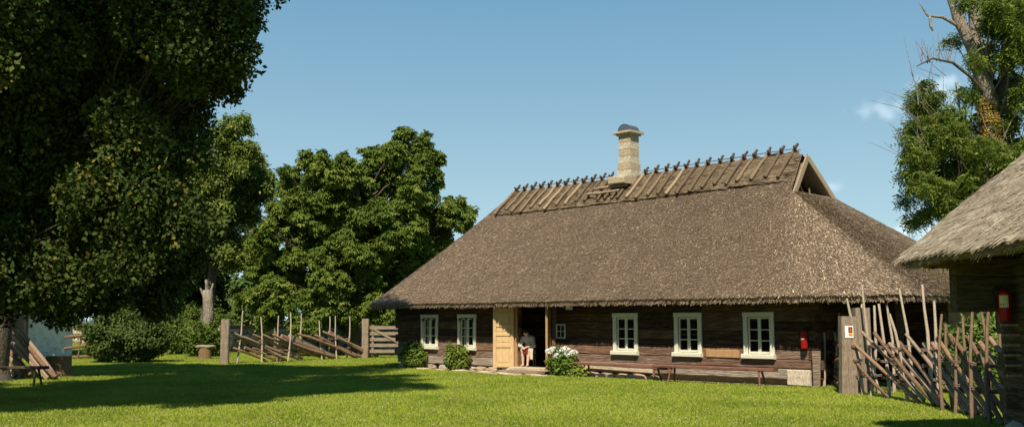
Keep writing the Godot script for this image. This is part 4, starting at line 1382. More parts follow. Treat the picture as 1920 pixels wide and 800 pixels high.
func _ready() -> void:
	rng.seed = 20240611
	noise.seed = 3
	noise.frequency = 0.5
	# --- camera, sky, sun
	var cam := Camera3D.new()
	cam.name = "camera"
	add_child(cam)
	cam.position = Vector3(0, 1.6, 0)
	cam.rotation.x = atan2(203.0, 1870.0)
	cam.fov = rad_to_deg(2.0 * atan(400.0 / 1870.0))
	cam.near = 0.1
	cam.far = 900.0
	cam.current = true
	var env := Environment.new()
	env.background_mode = Environment.BG_SKY
	var sm := ProceduralSkyMaterial.new()
	sm.sky_top_color = Color(0.225, 0.505, 0.69)
	sm.sky_horizon_color = Color(0.80, 0.92, 0.94)
	sm.sky_curve = 0.155
	sm.ground_bottom_color = Color(0.16, 0.2, 0.1)
	sm.ground_horizon_color = Color(0.5, 0.56, 0.5)
	sm.sun_angle_max = 1.0
	sm.sky_cover = clouds()
	sm.sky_cover_modulate = Color(1, 1, 1, 0.55)
	env.sky = Sky.new()
	env.sky.sky_material = sm
	env.tonemap_mode = Environment.TONE_MAPPER_LINEAR
	env.tonemap_exposure = 1.4
	env.background_energy_multiplier = 0.77
	env.sdfgi_enabled = true
	env.ssao_enabled = true
	env.ssil_enabled = true
	var we := WorldEnvironment.new()
	we.environment = env
	add_child(we)
	var sun := DirectionalLight3D.new()
	sun.name = "sun"
	sun.light_energy = 1.6
	sun.light_color = Color(1.0, 0.955, 0.87)
	sun.light_angular_distance = 0.5
	sun.shadow_enabled = true
	add_child(sun)
	var el := deg_to_rad(48.5)
	var s := Vector3(-0.18 * cos(el), sin(el), 0.984 * cos(el))
	sun.look_at_from_position(Vector3.ZERO, -s, Vector3.UP)
	materials()
	ground()
	farmhouse()
	barn()
	left_side()
	trees()
	yard()
	person()
	grass()

func ground() -> void:
	var m := MB.new()
	m.quad(Vector3(-420, 0, 120), Vector3(-420, 0, -700), Vector3(420, 0, -700), Vector3(420, 0, 120))
	var g := put("ground", m.mesh(), M.ground)
	g.set_meta("kind", "structure")
	# bare trodden strip along the front of the house
	m = MB.new()
	var T := Transform3D(Basis(Vector3.UP, -HPSI), HO)
	var n := 40
	for i in n:
		var q := []
		for k in 2:
			var u := -0.4 + 15.0 * (i + k) / n
			var w := 0.45 + 0.75 * exp(-pow((u - 4.6) / 3.2, 2.0)) + noise.get_noise_1d(u * 3.0) * 0.28
			q.append(T * Vector3(u, 0.006, 0.0))
			q.append(T * Vector3(u, 0.006, w))
		m.quad(q[0], q[2], q[3], q[1])
	var d := put("path", m.mesh(), M.dirt)
	d.set_meta("kind", "structure")
	var pv := thing("stone_paving", "flat pale flagstones laid in front of the house door", "paving", HO, -HPSI)
	for q in [[4.0, 0.75, 0.8, 0.5], [4.9, 0.95, 0.7, 0.4], [5.5, 1.15, 0.9, 0.45], [6.2, 0.95, 0.6, 0.4], [6.7, 1.2, 0.7, 0.35], [3.3, 0.85, 0.6, 0.4], [2.6, 0.6, 0.7, 0.35], [1.8, 0.75, 0.6, 0.4], [0.9, 0.65, 0.8, 0.4], [5.0, 1.45, 0.6, 0.3], [6.0, 1.5, 0.5, 0.3], [7.0, 0.8, 0.5, 0.4], [4.3, 1.25, 0.5, 0.3]]:
		stone(pv, "flagstone", Vector3(q[0], 0.012, q[1]), Vector3(q[2], 0.09, q[3]), M.stone_pale if q[2] > 0.65 else M.stone[2])
	var rs := thing("foundation_stones", "row of low pale field stones along the house wall under the benches", "stones", HO, -HPSI)
	for k in 9:
		stone(rs, "field_stone", Vector3(7.4 + k * 0.34 + rr(-0.1, 0.1), 0.05, rr(0.22, 0.42)), Vector3(rr(0.2, 0.42), rr(0.1, 0.17), rr(0.2, 0.3)), M.stone_pale if k % 2 else M.stone[0])

func grass() -> void:
	var tuft := MB.new()
	for i in 8:
		var o := Vector3(rr(-0.045, 0.045), -0.004, rr(-0.045, 0.045))
		var a := rr(0, TAU)
		var side := Vector3(cos(a), 0, sin(a)) * 0.006
		var lean := Vector3(rr(-1, 1), 0, rr(-1, 1)) * 0.035
		tuft.tri(o - side, o + lean + Vector3(0, rr(0.025, 0.055), 0), o + side)
	var mesh := tuft.mesh()
	var buf := PackedFloat32Array()
	var a := c3(0.145, 0.2, 0.018)
	var b := c3(0.30, 0.355, 0.045)
	var dry := c3(0.34, 0.31, 0.09)
	for k in 300000:
		var d := 13.0 * pow(4.2, rng.randf())
		var x := rr(-0.56, 0.56) * d
		var p := Vector3(x, 0, -d)
		var l := in_house(p)
		var strip := 0.4 + 0.75 * exp(-pow((l.x - 4.6) / 3.2, 2.0))
		if l.x > -1.2 and l.x < 15.0 and l.z < strip and l.z > -8.0:
			if l.z < 0.1 or rng.randf() < 0.9: continue
		if l.x >= 15.0 and l.x < 17.0 and l.z < -2.8 and l.z > -7.5: continue
		if p.x > 6.6 and p.z > -13.3: continue
		var pn := noise.get_noise_2d(p.x * 0.55, p.z * 0.55)
		var pn2 := noise.get_noise_2d(p.x * 2.7 + 50, p.z * 2.7)
		var c := a.lerp(b, clampf(0.5 + pn * 0.7 + rr(-0.45, 0.45), 0, 1))
		if pn2 > 0.16 and rng.randf() < 0.5: c = c.lerp(dry, 0.65)
		elif rng.randf() < 0.03: c = dry
		var bs := Basis(Vector3.UP, rr(0, TAU)).scaled(Vector3.ONE * rr(0.7, 1.35))
		push(buf, bs, p, c)
	var g := copies("grass", mesh, M.grass, self, buf)
	tag(g, "short mown green lawn grass covering the farmyard", "grass")
	# small white clover and daisies
	var fl := MB.new()
	for i in 6:
		var an := TAU * i / 6
		fl.tri(Vector3(0, 0.05, 0), Vector3(cos(an) * 0.018, 0.052, sin(an) * 0.018), Vector3(cos(an + 1.0) * 0.018, 0.052, sin(an + 1.0) * 0.018))
	buf = PackedFloat32Array()
	for k in 500:
		var d := 14.0 * pow(2.4, rng.randf())
		push(buf, Basis(Vector3.UP, rr(0, TAU)), Vector3(rr(-0.5, 0.3) * d, 0, -d), c3(0.75, 0.75, 0.65))
	var f := copies("daisies", fl.mesh(), M.petal, self, buf)
	tag(f, "tiny white daisies and clover scattered in the lawn", "flowers")

func left_side() -> void:
	# field stone wall along the back of the yard
	var wall := thing("stone_wall", "dry wall of pale field stones along the back of the yard", "wall")
	var path := [Vector3(-38, 0, -81), Vector3(-34, 0, -78), Vector3(-22, 0, -62), Vector3(-14.5, 0, -54), Vector3(-5, 0, -52), Vector3(-1, 0, -52)]
	for row in 4:
		var s := 0.2 * row
		while s < 51.0:
			var w := rr(0.42, 0.7)
			var P := path_at(path, s)
			var q: Vector3 = P[0]
			var ratio := q.x / -q.z
			s += w * 0.97
			if ratio > -0.42 and ratio < -0.345: continue
			var o := stone(wall, "stone", q + Vector3(rr(-0.05, 0.05), 0.16 + row * 0.31 + rr(-0.03, 0.03), rr(-0.08, 0.08)), Vector3(w * 1.12, rr(0.34, 0.44), 0.55), M.stone[rng.randi() % 3] if rng.randf() < 0.6 else M.stone_pale)
			o.rotate_y(-atan2(P[1].z, P[1].x))
	# weathered beam lying along the wall top
	var beam := thing("roof_beam", "long dark weathered beam lying along the stone wall", "beam", Vector3(-11.6, 1.32, -52.9), 0.1)
	var m := MB.new()
	m.hewn(Vector3.ZERO, 7.5, 0.1, 0.1, 0.02, 0.02, rng)
	put("timber", m.mesh(), M.log_mid[0], beam)
	# the roundpole fence between the two thick posts
	var A := Vector3(-10.86, 0, -38.01)
	var B := Vector3(-6.53, 0, -44.69)
	gatepost("pale squared gatepost at the left end of the far pole fence", A, 0.3, 1.68, M.post)
	gatepost("brown squared gatepost between the far pole fence and plank gate", B, 0.3, 1.72, M.post)
	var f := thing("pole_fence", "roundpole fence of leaning rails between the two far gateposts", "fence", Vector3.ZERO, 0.0, "roundpole fences")
	var pth := [A + Vector3(0.15, 0, -0.2), B + Vector3(-0.2, 0, 0.2)]
	rails(f, pth, 0.1, 5.6, 0.48, 3.2, 1.12, 0.065, M.rail)
	rails(f, pth, 0.1, 2.0, 0.5, 1.6, 0.6, 0.05, M.rail)
	var L: float = pth[0].distance_to(pth[1])
	var k := 0
	for t in [0.06, 0.2, 0.36, 0.39, 0.5, 0.66, 0.75, 0.78, 0.9]:
		var p: Vector3 = pth[0].lerp(pth[1], t)
		var sd := Vector3(0.84, 0, 0.54) * (0.12 if k % 2 else -0.12)
		var hh := rr(1.65, 2.05)
		stake(f, p + sd, p + sd * 0.4 + Vector3(rr(-0.12, 0.14), hh, rr(-0.1, 0.1)), 0.04, M.stake)
		for y in [0.45, 0.85]: binding(f, p + sd * 0.4 + Vector3(0, y, 0), 0.09, Vector3(0.84, 0, 0.54))
		k += 1
	# plank gate beside the house
	var g := thing("plank_gate", "weathered plank gate between the brown gatepost and the house", "gate", B + Vector3(0.2, 0, 0.0), 0.0)
	var gw := 2.0
	for q in [0.3, 0.56, 0.82, 1.08, 1.34]:
		board(g, "plank", Vector3(gw * 0.5, q, 0), Vector3(gw, 0.15, 0.03), M.board_grey)
	for q in [0.12, gw - 0.12]: board(g, "upright", Vector3(q, 0.82, -0.035), Vector3(0.1, 1.25, 0.035), M.board_grey)
	m = MB.new()
	m.hewn(Vector3.ZERO, 2.0, 0.05, 0.016, 0.006, 0.0, rng)
	put("brace", m.mesh(), M.board_grey, g, Transform3D(Basis(Vector3.BACK, -0.5), Vector3(gw * 0.5, 0.82, 0.034)))
	stump("slim chopping block in front of the far pole fence", Vector3(-9.53, 0, -41.08), 0.17, 0.5)
	stump("low chopping block near the stone wall behind the pale gatepost", Vector3(-13.2, 0, -43.2), 0.26, 0.5)
	stone_seat(Vector3(-13.2, 0.5, -43.2))
	# big chopping block by the left fence
	stump("wide chopping block on the lawn at far left", Vector3(-13.33, 0, -29.56), 0.36, 0.6)
	# left fence near the edge of the picture
	var lf := thing("pole_fence", "roundpole fence with steep dark rails at the far left edge", "fence", Vector3.ZERO, 0.0, "roundpole fences")
	var lp := [Vector3(-21.0, 0, -31.5), Vector3(-13.6, 0, -28.1)]
	rails(lf, lp, 4.6, 7.9, 0.27, 1.7, 1.5, 0.062, [M.rail[2], M.rail[0]])
	k = 0
	for t in [0.6, 0.68, 0.74, 0.79, 0.83, 0.87, 0.9, 0.95]:
		var p: Vector3 = lp[0].lerp(lp[1], t)
		var sd := Vector3(0.38, 0, -0.92) * (0.12 if k % 2 else -0.12)
		stake(lf, p + sd, p + sd * 0.4 + Vector3(rr(-0.1, 0.35), rr(1.9, 2.25), 0), 0.038, M.stake)
		binding(lf, p + sd * 0.4 + Vector3(0, 0.7, 0), 0.09, Vector3(0.38, 0, -0.92))
		k += 1
	bench("old dark plank bench at the far left edge beside the fence", Vector3(-15.6, 0, -25.3), Vector3(-11.55, 0, -24.95), 0.46, 0.47, 0.3, M.bench_old, [0.1, 0.94])
	# three rail fence against the lit wall
	var rf := thing("rail_fence", "dark three rail fence beside the white building", "fence")
	for q in [[1.35, 1.45], [0.95, 1.2], [0.45, 0.78], [0.05, 0.3]]:
		pole(rf, "rail", Vector3(-19.4, q[0], -43.6), Vector3(-15.9, q[1], -42.4), 0.06, 0.07, M.rail[2], 0.01, 7)
	for q in [-18.6, -17.4, -16.2]:
		pole(rf, "stake", Vector3(q - 0.1, 0, -43.3 - (q + 18.6) * -0.34), Vector3(q + 0.1, 1.7, -43.3 - (q + 18.6) * -0.34), 0.04, 0.03, M.rail[2], 0.01, 6)
	# two posts behind the hedge
	for q in [[-18.4, -50.0, 1.9, "thin grey post rising behind the dark round bush"], [-11.9, -50.5, 1.75, "short grey post standing in front of the stone wall"]]:
		gatepost(q[3], Vector3(q[0], 0, q[1]), 0.16, q[2], M.post)
	# white plastered building among the trees
	var wb := thing("white_building", "white plastered outbuilding half hidden by trees at far left", "building", Vector3(-23.9, 0, -48.0), 0.44)
	m = MB.new()
	m.quad(Vector3(-2.6, 0, 1.5), Vector3(-2.6, 2.5, 1.5), Vector3(2.6, 2.5, 1.5), Vector3(2.6, 0, 1.5))
	m.tri(Vector3(-2.6, 2.5, 1.5), Vector3(0, 4.9, 1.5), Vector3(2.6, 2.5, 1.5))
	m.quad(Vector3(2.6, 0, 1.5), Vector3(2.6, 2.5, 1.5), Vector3(2.6, 2.5, -6), Vector3(2.6, 0, -6))
	m.quad(Vector3(-2.6, 0, -6), Vector3(-2.6, 2.5, -6), Vector3(-2.6, 2.5, 1.5), Vector3(-2.6, 0, 1.5))
	m.quad(Vector3(2.6, 0, -6), Vector3(2.6, 2.5, -6), Vector3(-2.6, 2.5, -6), Vector3(-2.6, 0, -6))
	m.tri(Vector3(2.6, 2.5, -6), Vector3(0, 4.9, -6), Vector3(-2.6, 2.5, -6))
	put("wall", m.mesh(), M.white_wall, wb)
	for sg in [-1.0, 1.0]:
		m = MB.new()
		m.hewn(Vector3.ZERO, 8.2, 0.12, 1.95, 0.05, 0.02, rng)
		put("roof_slope", m.mesh(), M.thatch, wb, Transform3D(Basis(Vector3.BACK, -sg * 0.745) * Basis(Vector3.UP, PI * 0.5), Vector3(sg * 1.42, 3.75, -2.25)))
	board(wb, "door", Vector3(0.2, 1.0, 1.53), Vector3(0.95, 1.9, 0.05), M.log_mid[0])
	# broken trunk by the wall
	var dt := thing("broken_trunk", "broken tree trunk with short stubs behind the stone wall", "tree trunk", Vector3(-14.5, 0, -47.5))
	m = MB.new()
	limb(m, Vector3(0, -0.1, 0), Vector3(0.05, 3.1, 0), 0.28, 0.24, 0.02, 10)
	put("trunk", m.mesh(true), M.bark_pale, dt)
	for q in [[Vector3(0.0, 2.9, 0), Vector3(-0.05, 3.6, 0.05), 0.09], [Vector3(0.1, 2.8, 0), Vector3(0.28, 3.4, 0), 0.07], [Vector3(-0.12, 2.7, 0), Vector3(-0.3, 3.2, 0.1), 0.06]]:
		m = MB.new()
		limb(m, q[0], q[1], q[2], q[2] * 0.7, 0.02, 7)
		put("stub", m.mesh(true), M.bark_pale, dt)

func stone_seat(at: Vector3) -> void:
	var o := thing("stone_slab", "flat grey stone slab lying on the low chopping block", "stone", at)
	stone(o, "slab", Vector3(0, 0.05, 0), Vector3(0.95, 0.14, 0.6), M.stone[1])

func gatepost(label: String, at: Vector3, w: float, h: float, mat: Material) -> void:
	var t := thing("gatepost", label, "post", at, rr(-0.15, 0.15), "squared timber posts")
	var m := MB.new()
	m.hewn(Vector3(0, h * 0.5 - 0.05, 0), h + 0.1, w * 0.5, w * 0.42, 0.03, 0.012, rng, Basis(Vector3(0, 1, 0), Vector3(-1, 0, 0), Vector3(0, 0, 1)))
	put("shaft", m.mesh(), mat, t)
	m = MB.new()
	m.hewn(Vector3(0, h + 0.004, 0), w * 0.96, 0.012, w * 0.38, 0.004, 0.0, rng)
	put("weathered_top", m.mesh(), M.board_grey, t)

func yard() -> void:
	var T := Transform3D(Basis(Vector3.UP, -HPSI), HO)
	# benches along the wall
	bench("left red-brown bench along the house wall, next to the flowers", T * Vector3(7.65, 0, 0.62), T * Vector3(11.0, 0, 0.66), 0.4, 0.36, 0.28, M.bench_wood, [0.12, 0.86])
	bench("right red-brown bench along the house wall under two windows", T * Vector3(10.75, 0, 1.0), T * Vector3(14.2, 0, 0.72), 0.43, 0.42, 0.28, M.bench_wood, [0.16, 0.88])
	extinguisher("red extinguisher on the house wall right of the last window", T * Vector3(14.72, 0.94, 0.22), -HPSI, 0.52, false)
	extinguisher("red extinguisher with pale label on the dark barn wall", Vector3(6.4, 1.6, -12.99), -0.25, 0.46, true)
	# shrubs by the wall
	var lm := [leaf_cluster(6, 0.06, 0.095, 0.055), leaf_cluster(6, 0.06, 0.085, 0.05)]
	var gc := [c3(0.07, 0.12, 0.015), c3(0.17, 0.235, 0.04)]
	bush("rose_shrub", "leafy green shrub below the leftmost window of the house", "shrub", T * Vector3(0.15, 0, 0.5), Vector3(0.48, 0.95, 0.4), lm, M.leaf, 1500, gc, "shrubs along the house wall")
	bush("rose_shrub", "narrower leafy shrub below the second window from the left", "shrub", T * Vector3(2.35, 0, 0.5), Vector3(0.42, 0.9, 0.36), lm, M.leaf, 1200, [c3(0.08, 0.12, 0.015), c3(0.2, 0.25, 0.05)], "shrubs along the house wall")
	var hy := bush("flowering_shrub", "shrub with big white flower heads right of the door", "shrub", T * Vector3(7.15, 0, 0.62), Vector3(0.46, 0.82, 0.42), lm, M.leaf, 1500, gc, "shrubs along the house wall")
	var pt := leaf_cluster(5, 0.02, 0.05, 0.05)
	for q in [[-0.42, 0.74, 0.1], [-0.2, 0.6, 0.28], [-0.08, 0.76, 0.05], [0.06, 0.8, 0.12], [0.2, 0.74, 0.2], [0.32, 0.7, 0.1], [0.12, 0.66, 0.3], [-0.3, 0.8, -0.1]]:
		var buf := PackedFloat32Array()
		var mb := MB.new()
		for k in 46:
			var d := rdir()
			var b := along(d, rdir())
			var c := d * 0.1 * Vector3(1.15, 0.75, 1.15)
			for e in 3:
				var an := TAU * e / 3.0
				var s1 := b * Vector3(cos(an) * 0.03, 0.008, sin(an) * 0.03)
				var s2 := b * Vector3(cos(an + 1.2) * 0.03, 0.004, sin(an + 1.2) * 0.03)
				mb.tri(c, c + s1, c + s2)
		put("flower_head", mb.mesh(), M.white_petal, hy, Transform3D(Basis.IDENTITY, Vector3(q[0], q[1], q[2])))
	bush("ground_plant", "low yellow-green plant at the foot of the flowering shrub", "plant", T * Vector3(7.85, 0, 0.75), Vector3(0.3, 0.32, 0.22), lm, M.leaf, 350, [c3(0.13, 0.17, 0.02), c3(0.26, 0.29, 0.06)])
	# sign post, second post behind it
	var SP := Vector3(7.42, 0, -22.2)
	var p := thing("sign_post", "broad grey timber post bearing a small white notice", "post", SP, 0.05, "squared timber posts")
	var m := MB.new()
	m.hewn(Vector3(0, 0.83, 0), 1.78, 0.175, 0.11, 0.015, 0.008, rng, Basis(Vector3(0.025, 1, 0).normalized(), Vector3(-1, 0.025, 0).normalized(), Vector3(0, 0, 1)))
	put("shaft", m.mesh(), M.post, p)
	gatepost("taller grey plank post just behind the notice post", Vector3(7.98, 0, -22.9), 0.34, 1.9, M.post)
	var sg := thing("notice_sign", "small white notice with black, red and orange print on the post", "sign", SP + Vector3(0.0, 1.38, 0.13), 0.05)
	m = MB.new(); m.box(Vector3.ZERO, Vector3(0.18, 0.26, 0.008)); put("plate", m.mesh(), M.sign_white, sg)
	m = MB.new(); m.box(Vector3(0.028, 0.045, 0.005), Vector3(0.092, 0.125, 0.003)); put("black_print", m.mesh(), M.iron, sg)
	m = MB.new()
	m.box(Vector3(0.018, 0.075, 0.0075), Vector3(0.022, 0.026, 0.002)); m.box(Vector3(0.03, 0.035, 0.0075), Vector3(0.046, 0.045, 0.002)); m.box(Vector3(0.04, 0.07, 0.0075), Vector3(0.016, 0.04, 0.002)); m.box(Vector3(0.024, 0.006, 0.0075), Vector3(0.04, 0.01, 0.002))
	put("red_print", m.mesh(), M.sign_red, sg)
	m = MB.new(); m.box(Vector3(0.03, -0.06, 0.005), Vector3(0.092, 0.075, 0.003)); put("orange_print", m.mesh(), M.sign_orange, sg)
	m = MB.new(); m.box(Vector3(0.03, -0.05, 0.0075), Vector3(0.06, 0.008, 0.002)); m.box(Vector3(0.03, -0.068, 0.0075), Vector3(0.07, 0.008, 0.002)); put("dark_print", m.mesh(), M.sign_red, sg)
	# the right roundpole fence
	var f := thing("pole_fence", "tall roundpole fence running from the notice post towards the barn", "fence", Vector3.ZERO, 0.0, "roundpole fences")
	var path := [Vector3(7.55, 0, -22.1), Vector3(7.85, 0, -20.6), Vector3(7.95, 0, -19.2), Vector3(7.75, 0, -17.0), Vector3(7.35, 0, -14.0), Vector3(7.2, 0, -13.0)]
	rails(f, path, -0.3, 8.0, 0.5, 2.5, 1.28, 0.044, M.rail)
	rails(f, path, 0.0, 7.0, 1.1, 1.4, 0.65, 0.036, M.rail)
	for q in STAKES_R:
		var a := Vector3(q[0], 0, q[1])
		stake(f, a, Vector3(q[2], q[3], q[4]), 0.042, M.stake)
		if q[0] > 7.5 and q[1] > -23.0:
			for y in [0.4, 0.75, 1.05]: binding(f, a.lerp(Vector3(q[2], q[3], q[4]), y / q[3]), 0.075, Vector3(0.9, 0, 0.2))
	for sdist in [3.9, 4.7, 5.6, 6.4, 7.2, 8.0]:
		var P := path_at(path, sdist)
		for sd in [-0.13, 0.13]:
			var a: Vector3 = P[0] + Vector3(sd, 0, rr(-0.1, 0.1))
			stake(f, a, a + Vector3(-sd * 0.7 + rr(-0.08, 0.08), rr(1.5, 1.95), 0), 0.038, M.stake_dark)
		for y in [0.5, 0.9]: binding(f, P[0] + Vector3(0, y, 0), 0.1, Vector3(0.9, 0, 0.2))
	# short length of fence between the post and the house corner
	var sf := thing("pole_fence", "short pole fence closing the gap between notice post and house corner", "fence", Vector3.ZERO, 0.0, "roundpole fences")
	for q in [[1.12, 1.05, 0.07], [0.8, 0.55, 0.06], [0.55, 0.85, 0.05], [0.3, 0.12, 0.06], [0.12, 0.1, 0.07]]:
		pole(sf, "rail", Vector3(8.25, q[0], -25.9), Vector3(7.5, q[1], -22.35), q[2], q[2], M.rail[1], 0.02, 7)
	for q in [[8.1, -25.2, 0.0], [7.9, -24.2, 0.05], [7.65, -23.1, 0.03]]:
		stake(sf, Vector3(q[0], 0, q[1]), Vector3(q[0] + q[2], rr(1.3, 1.7), q[1]), 0.04, M.stake)
		for y in [0.4, 0.8]: binding(sf, Vector3(q[0], y, q[1]), 0.08, Vector3(0.3, 0, 0.9))
	# grey plank leaning at the house corner
	var lp := thing("leaning_plank", "weathered plank stub standing at the house corner by the fence", "plank", T * Vector3(15.05, 0, 0.28), -HPSI)
	m = MB.new()
	m.hewn(Vector3(0, 0.42, 0), 0.95, 0.1, 0.05, 0.02, 0.02, rng, Basis(Vector3(0, 1, 0), Vector3(-1, 0, 0), Vector3(0, 0, 1)))
	put("board", m.mesh(), M.log_grey[1], lp)
	# bush behind the fence at the house end
	bush("elder_bush", "leafy bush behind the fence, seen under the barn eave", "bush", Vector3(10.4, 0, -22.4), Vector3(0.9, 1.9, 0.8), [leaf_cluster(7, 0.1, 0.12, 0.06)], M.leaf, 1600, [c3(0.05, 0.095, 0.015), c3(0.14, 0.2, 0.04)])

func trees() -> void:
	M.white_petal = plain(lin(0.8, 0.8, 0.74), 0.8)
	var la := [leaf_cluster(9, 0.12, 0.095, 0.062), leaf_cluster(9, 0.12, 0.085, 0.06)]
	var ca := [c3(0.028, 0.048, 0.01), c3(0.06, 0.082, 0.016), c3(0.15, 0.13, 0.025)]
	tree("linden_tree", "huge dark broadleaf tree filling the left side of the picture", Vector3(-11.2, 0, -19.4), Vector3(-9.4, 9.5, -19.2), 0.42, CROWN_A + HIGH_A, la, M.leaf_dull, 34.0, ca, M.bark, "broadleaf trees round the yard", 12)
	var dk := []
	for q in [[-12.6, 5.0, -27.0, 1.9], [-14.6, 6.0, -27.5, 2.2], [-11.8, 7.5, -26.6, 2.0], [-13.6, 8.5, -28.0, 2.3], [-16.0, 8.2, -27.0, 2.4], [-11.2, 9.6, -27.4, 1.9], [-13.4, 10.4, -27.0, 1.9], [-9.8, 9.8, -26.6, 1.5], [-15.6, 10.4, -27.5, 1.9], [-17.4, 5.0, -27.0, 2.0], [-15.2, 3.6, -26.8, 1.6]]: dk.append(q)
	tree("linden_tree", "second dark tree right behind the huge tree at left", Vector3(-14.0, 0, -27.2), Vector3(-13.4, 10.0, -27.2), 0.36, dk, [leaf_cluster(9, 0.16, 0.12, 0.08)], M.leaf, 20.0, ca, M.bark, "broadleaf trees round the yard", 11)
	var wl := []
	for q in [[-25.5, 4.6, -42.5, 2.2], [-23.4, 5.2, -43.0, 2.0], [-27.5, 5.2, -43.5, 2.2], [-25.0, 7.0, -43.0, 2.3], [-23.0, 7.2, -44.0, 1.7], [-21.6, 6.0, -43.6, 1.3]]: wl.append(q)
	tree("linden_tree", "tree spreading over the white building at far left", Vector3(-26.2, 0, -43), Vector3(-25.2, 6.0, -43), 0.26, wl, [leaf_cluster(9, 0.2, 0.16, 0.1)], M.leaf, 16.0, ca, M.bark, "broadleaf trees round the yard", 10)
	# its neighbour outside the picture, towards the sun
	var out := []
	for q in [[-14.5, 5.0, -12.5, 2.2], [-12.0, 4.4, -10.8, 2.0], [-13.0, 7.5, -11.5, 2.8], [-10.9, 7.6, -12.6, 2.0], [-15.2, 8.0, -10.5, 2.6], [-12.6, 10.8, -10.8, 2.6], [-11.0, 10.4, -13.0, 1.9], [-14.5, 11.5, -12.0, 2.3], [-13.2, 13.2, -11.2, 1.8], [-16.5, 6.5, -13.0, 2.4], [-16.0, 10.0, -14.0, 2.4]]: out.append(q)
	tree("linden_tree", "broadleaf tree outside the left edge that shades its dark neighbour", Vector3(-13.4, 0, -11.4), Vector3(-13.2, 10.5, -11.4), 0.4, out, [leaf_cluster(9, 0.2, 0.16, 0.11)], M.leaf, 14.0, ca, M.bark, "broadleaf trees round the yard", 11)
	tree("ash_tree", "tall sunlit tree between the dark tree and the round chestnut", Vector3(-15.6, 0, -50.5), Vector3(-14.8, 9.0, -50.2), 0.3, CROWN_B, [leaf_cluster(9, 0.2, 0.19, 0.08)], M.leaf, 22.0, [c3(0.07, 0.11, 0.02), c3(0.16, 0.2, 0.04), c3(0.24, 0.23, 0.05)], M.bark, "broadleaf trees round the yard", 16, 0.7, 0.2, 0.38, 1.0)
	tree("chestnut_tree", "broad rounded chestnut tree left of the farmhouse roof", Vector3(-7.7, 0, -48.2), Vector3(-7.2, 7.6, -48), 0.4, CROWN_CHESTNUT, [palmate(0.19, 0.075), palmate(0.19, 0.075)], M.leaf, 26.0, [c3(0.075, 0.12, 0.018), c3(0.165, 0.22, 0.04), c3(0.25, 0.26, 0.06)], M.bark, "broadleaf trees round the yard", 19, 0.8, 0.18, 0.36, 1.05)
	ash()
	# the wood behind
	var far := [leaf_cluster(10, 0.4, 0.34, 0.2)]
	var i := 0
	for q in [[-17.6, -66, 8.5, 1.7, "pointed dark spruce-like tree between the dark tree and chestnut"], [-20.2, -70, 7.6, 2.0, "second pointed tree, left of the tallest one in the wood"], [-25, -74, 10, 3.4, "rounded tree in the wood behind the broken trunk"], [-33, -86, 11, 3.6, "broad tree in the wood behind the round bush"], [-38, -84, 12, 4.0, "tall tree in the wood behind the white building"], [-45, -80, 12, 4.0, "tree in the wood at the far left edge"], [-38, -64, 8, 3.0, "lower tree standing over the white building"], [-22.5, -66, 9, 3.4, "leafy tree in the wood behind the dark tree"], [-29.5, -78, 10, 3.6, "tall leafy tree in the wood between bush and white building"], [-12.5, -70, 7.5, 2.6, "rounded tree in the wood left behind the chestnut"], [-7, -72, 8.0, 3.2, "rounded tree in the wood right behind the chestnut"]]:
		var bl := []
		var n := 9
		for k in n:
			var t := float(k) / (n - 1)
			var w: float = q[3] * (1.0 - 0.72 * t if i < 2 else 0.55 + 0.45 * sin(t * PI))
			for e in 2:
				var a := rr(0, TAU)
				bl.append([q[0] + cos(a) * w * 0.5, 1.0 + t * (q[2] - 1.4), q[1] + sin(a) * w * 0.5, w * 0.55])
		tree("wood_tree", q[4], Vector3(q[0], 0, q[1]), Vector3(q[0], q[2] * 0.8, q[1]), 0.22, bl, far, M.leaf_dull, 5.0, [c3(0.04, 0.075, 0.016), c3(0.095, 0.135, 0.03), c3(0.13, 0.14, 0.04)], M.bark, "trees of the wood behind the yard", 8)
		i += 1
	# round dark bush and the hedge behind the fence
	var lm := [leaf_cluster(9, 0.13, 0.1, 0.065)]
	bush("round_bush", "large dark rounded bush on the lawn under the left trees", "bush", Vector3(-15.3, 0, -39.8), Vector3(1.8, 2.0, 1.4), lm, M.leaf_dull, 7500, [c3(0.045, 0.075, 0.016), c3(0.095, 0.125, 0.03)], "bushes round the yard")
	var spots := [[-3.4, -47.5, 1.5, 1.9, "sunlit vine-leaved bush behind the plank gate"], [-11.5, -57, 1.9, 2.3, "green bush behind the stone wall left of the pale gatepost"], [-8.6, -56.5, 1.9, 2.4, "green bush behind the wall in the middle of the pole fence"], [-5.6, -56, 1.9, 2.2, "green bush behind the wall under the chestnut trunk"], [-16.8, -49.5, 1.1, 1.9, "light green bush beside the broken trunk"], [-14.2, -46.3, 0.95, 1.5, "dark bush hiding the foot of the broken trunk"], [-19.5, -62.8, 2.2, 2.6, "wide green bush behind the wall near the round bush"], [-27.0, -73.5, 2.6, 2.8, "wide bush behind the far end of the wall"]]
	for q in spots:
		bush("hedge_bush", q[4], "bush", Vector3(q[0], 0, q[1]), Vector3(q[2], q[3], q[2] * 0.7), [leaf_cluster(9, 0.16, 0.13, 0.08)], M.leaf, 2200, [c3(0.05, 0.085, 0.015), c3(0.125, 0.17, 0.03)], "bushes round the yard")

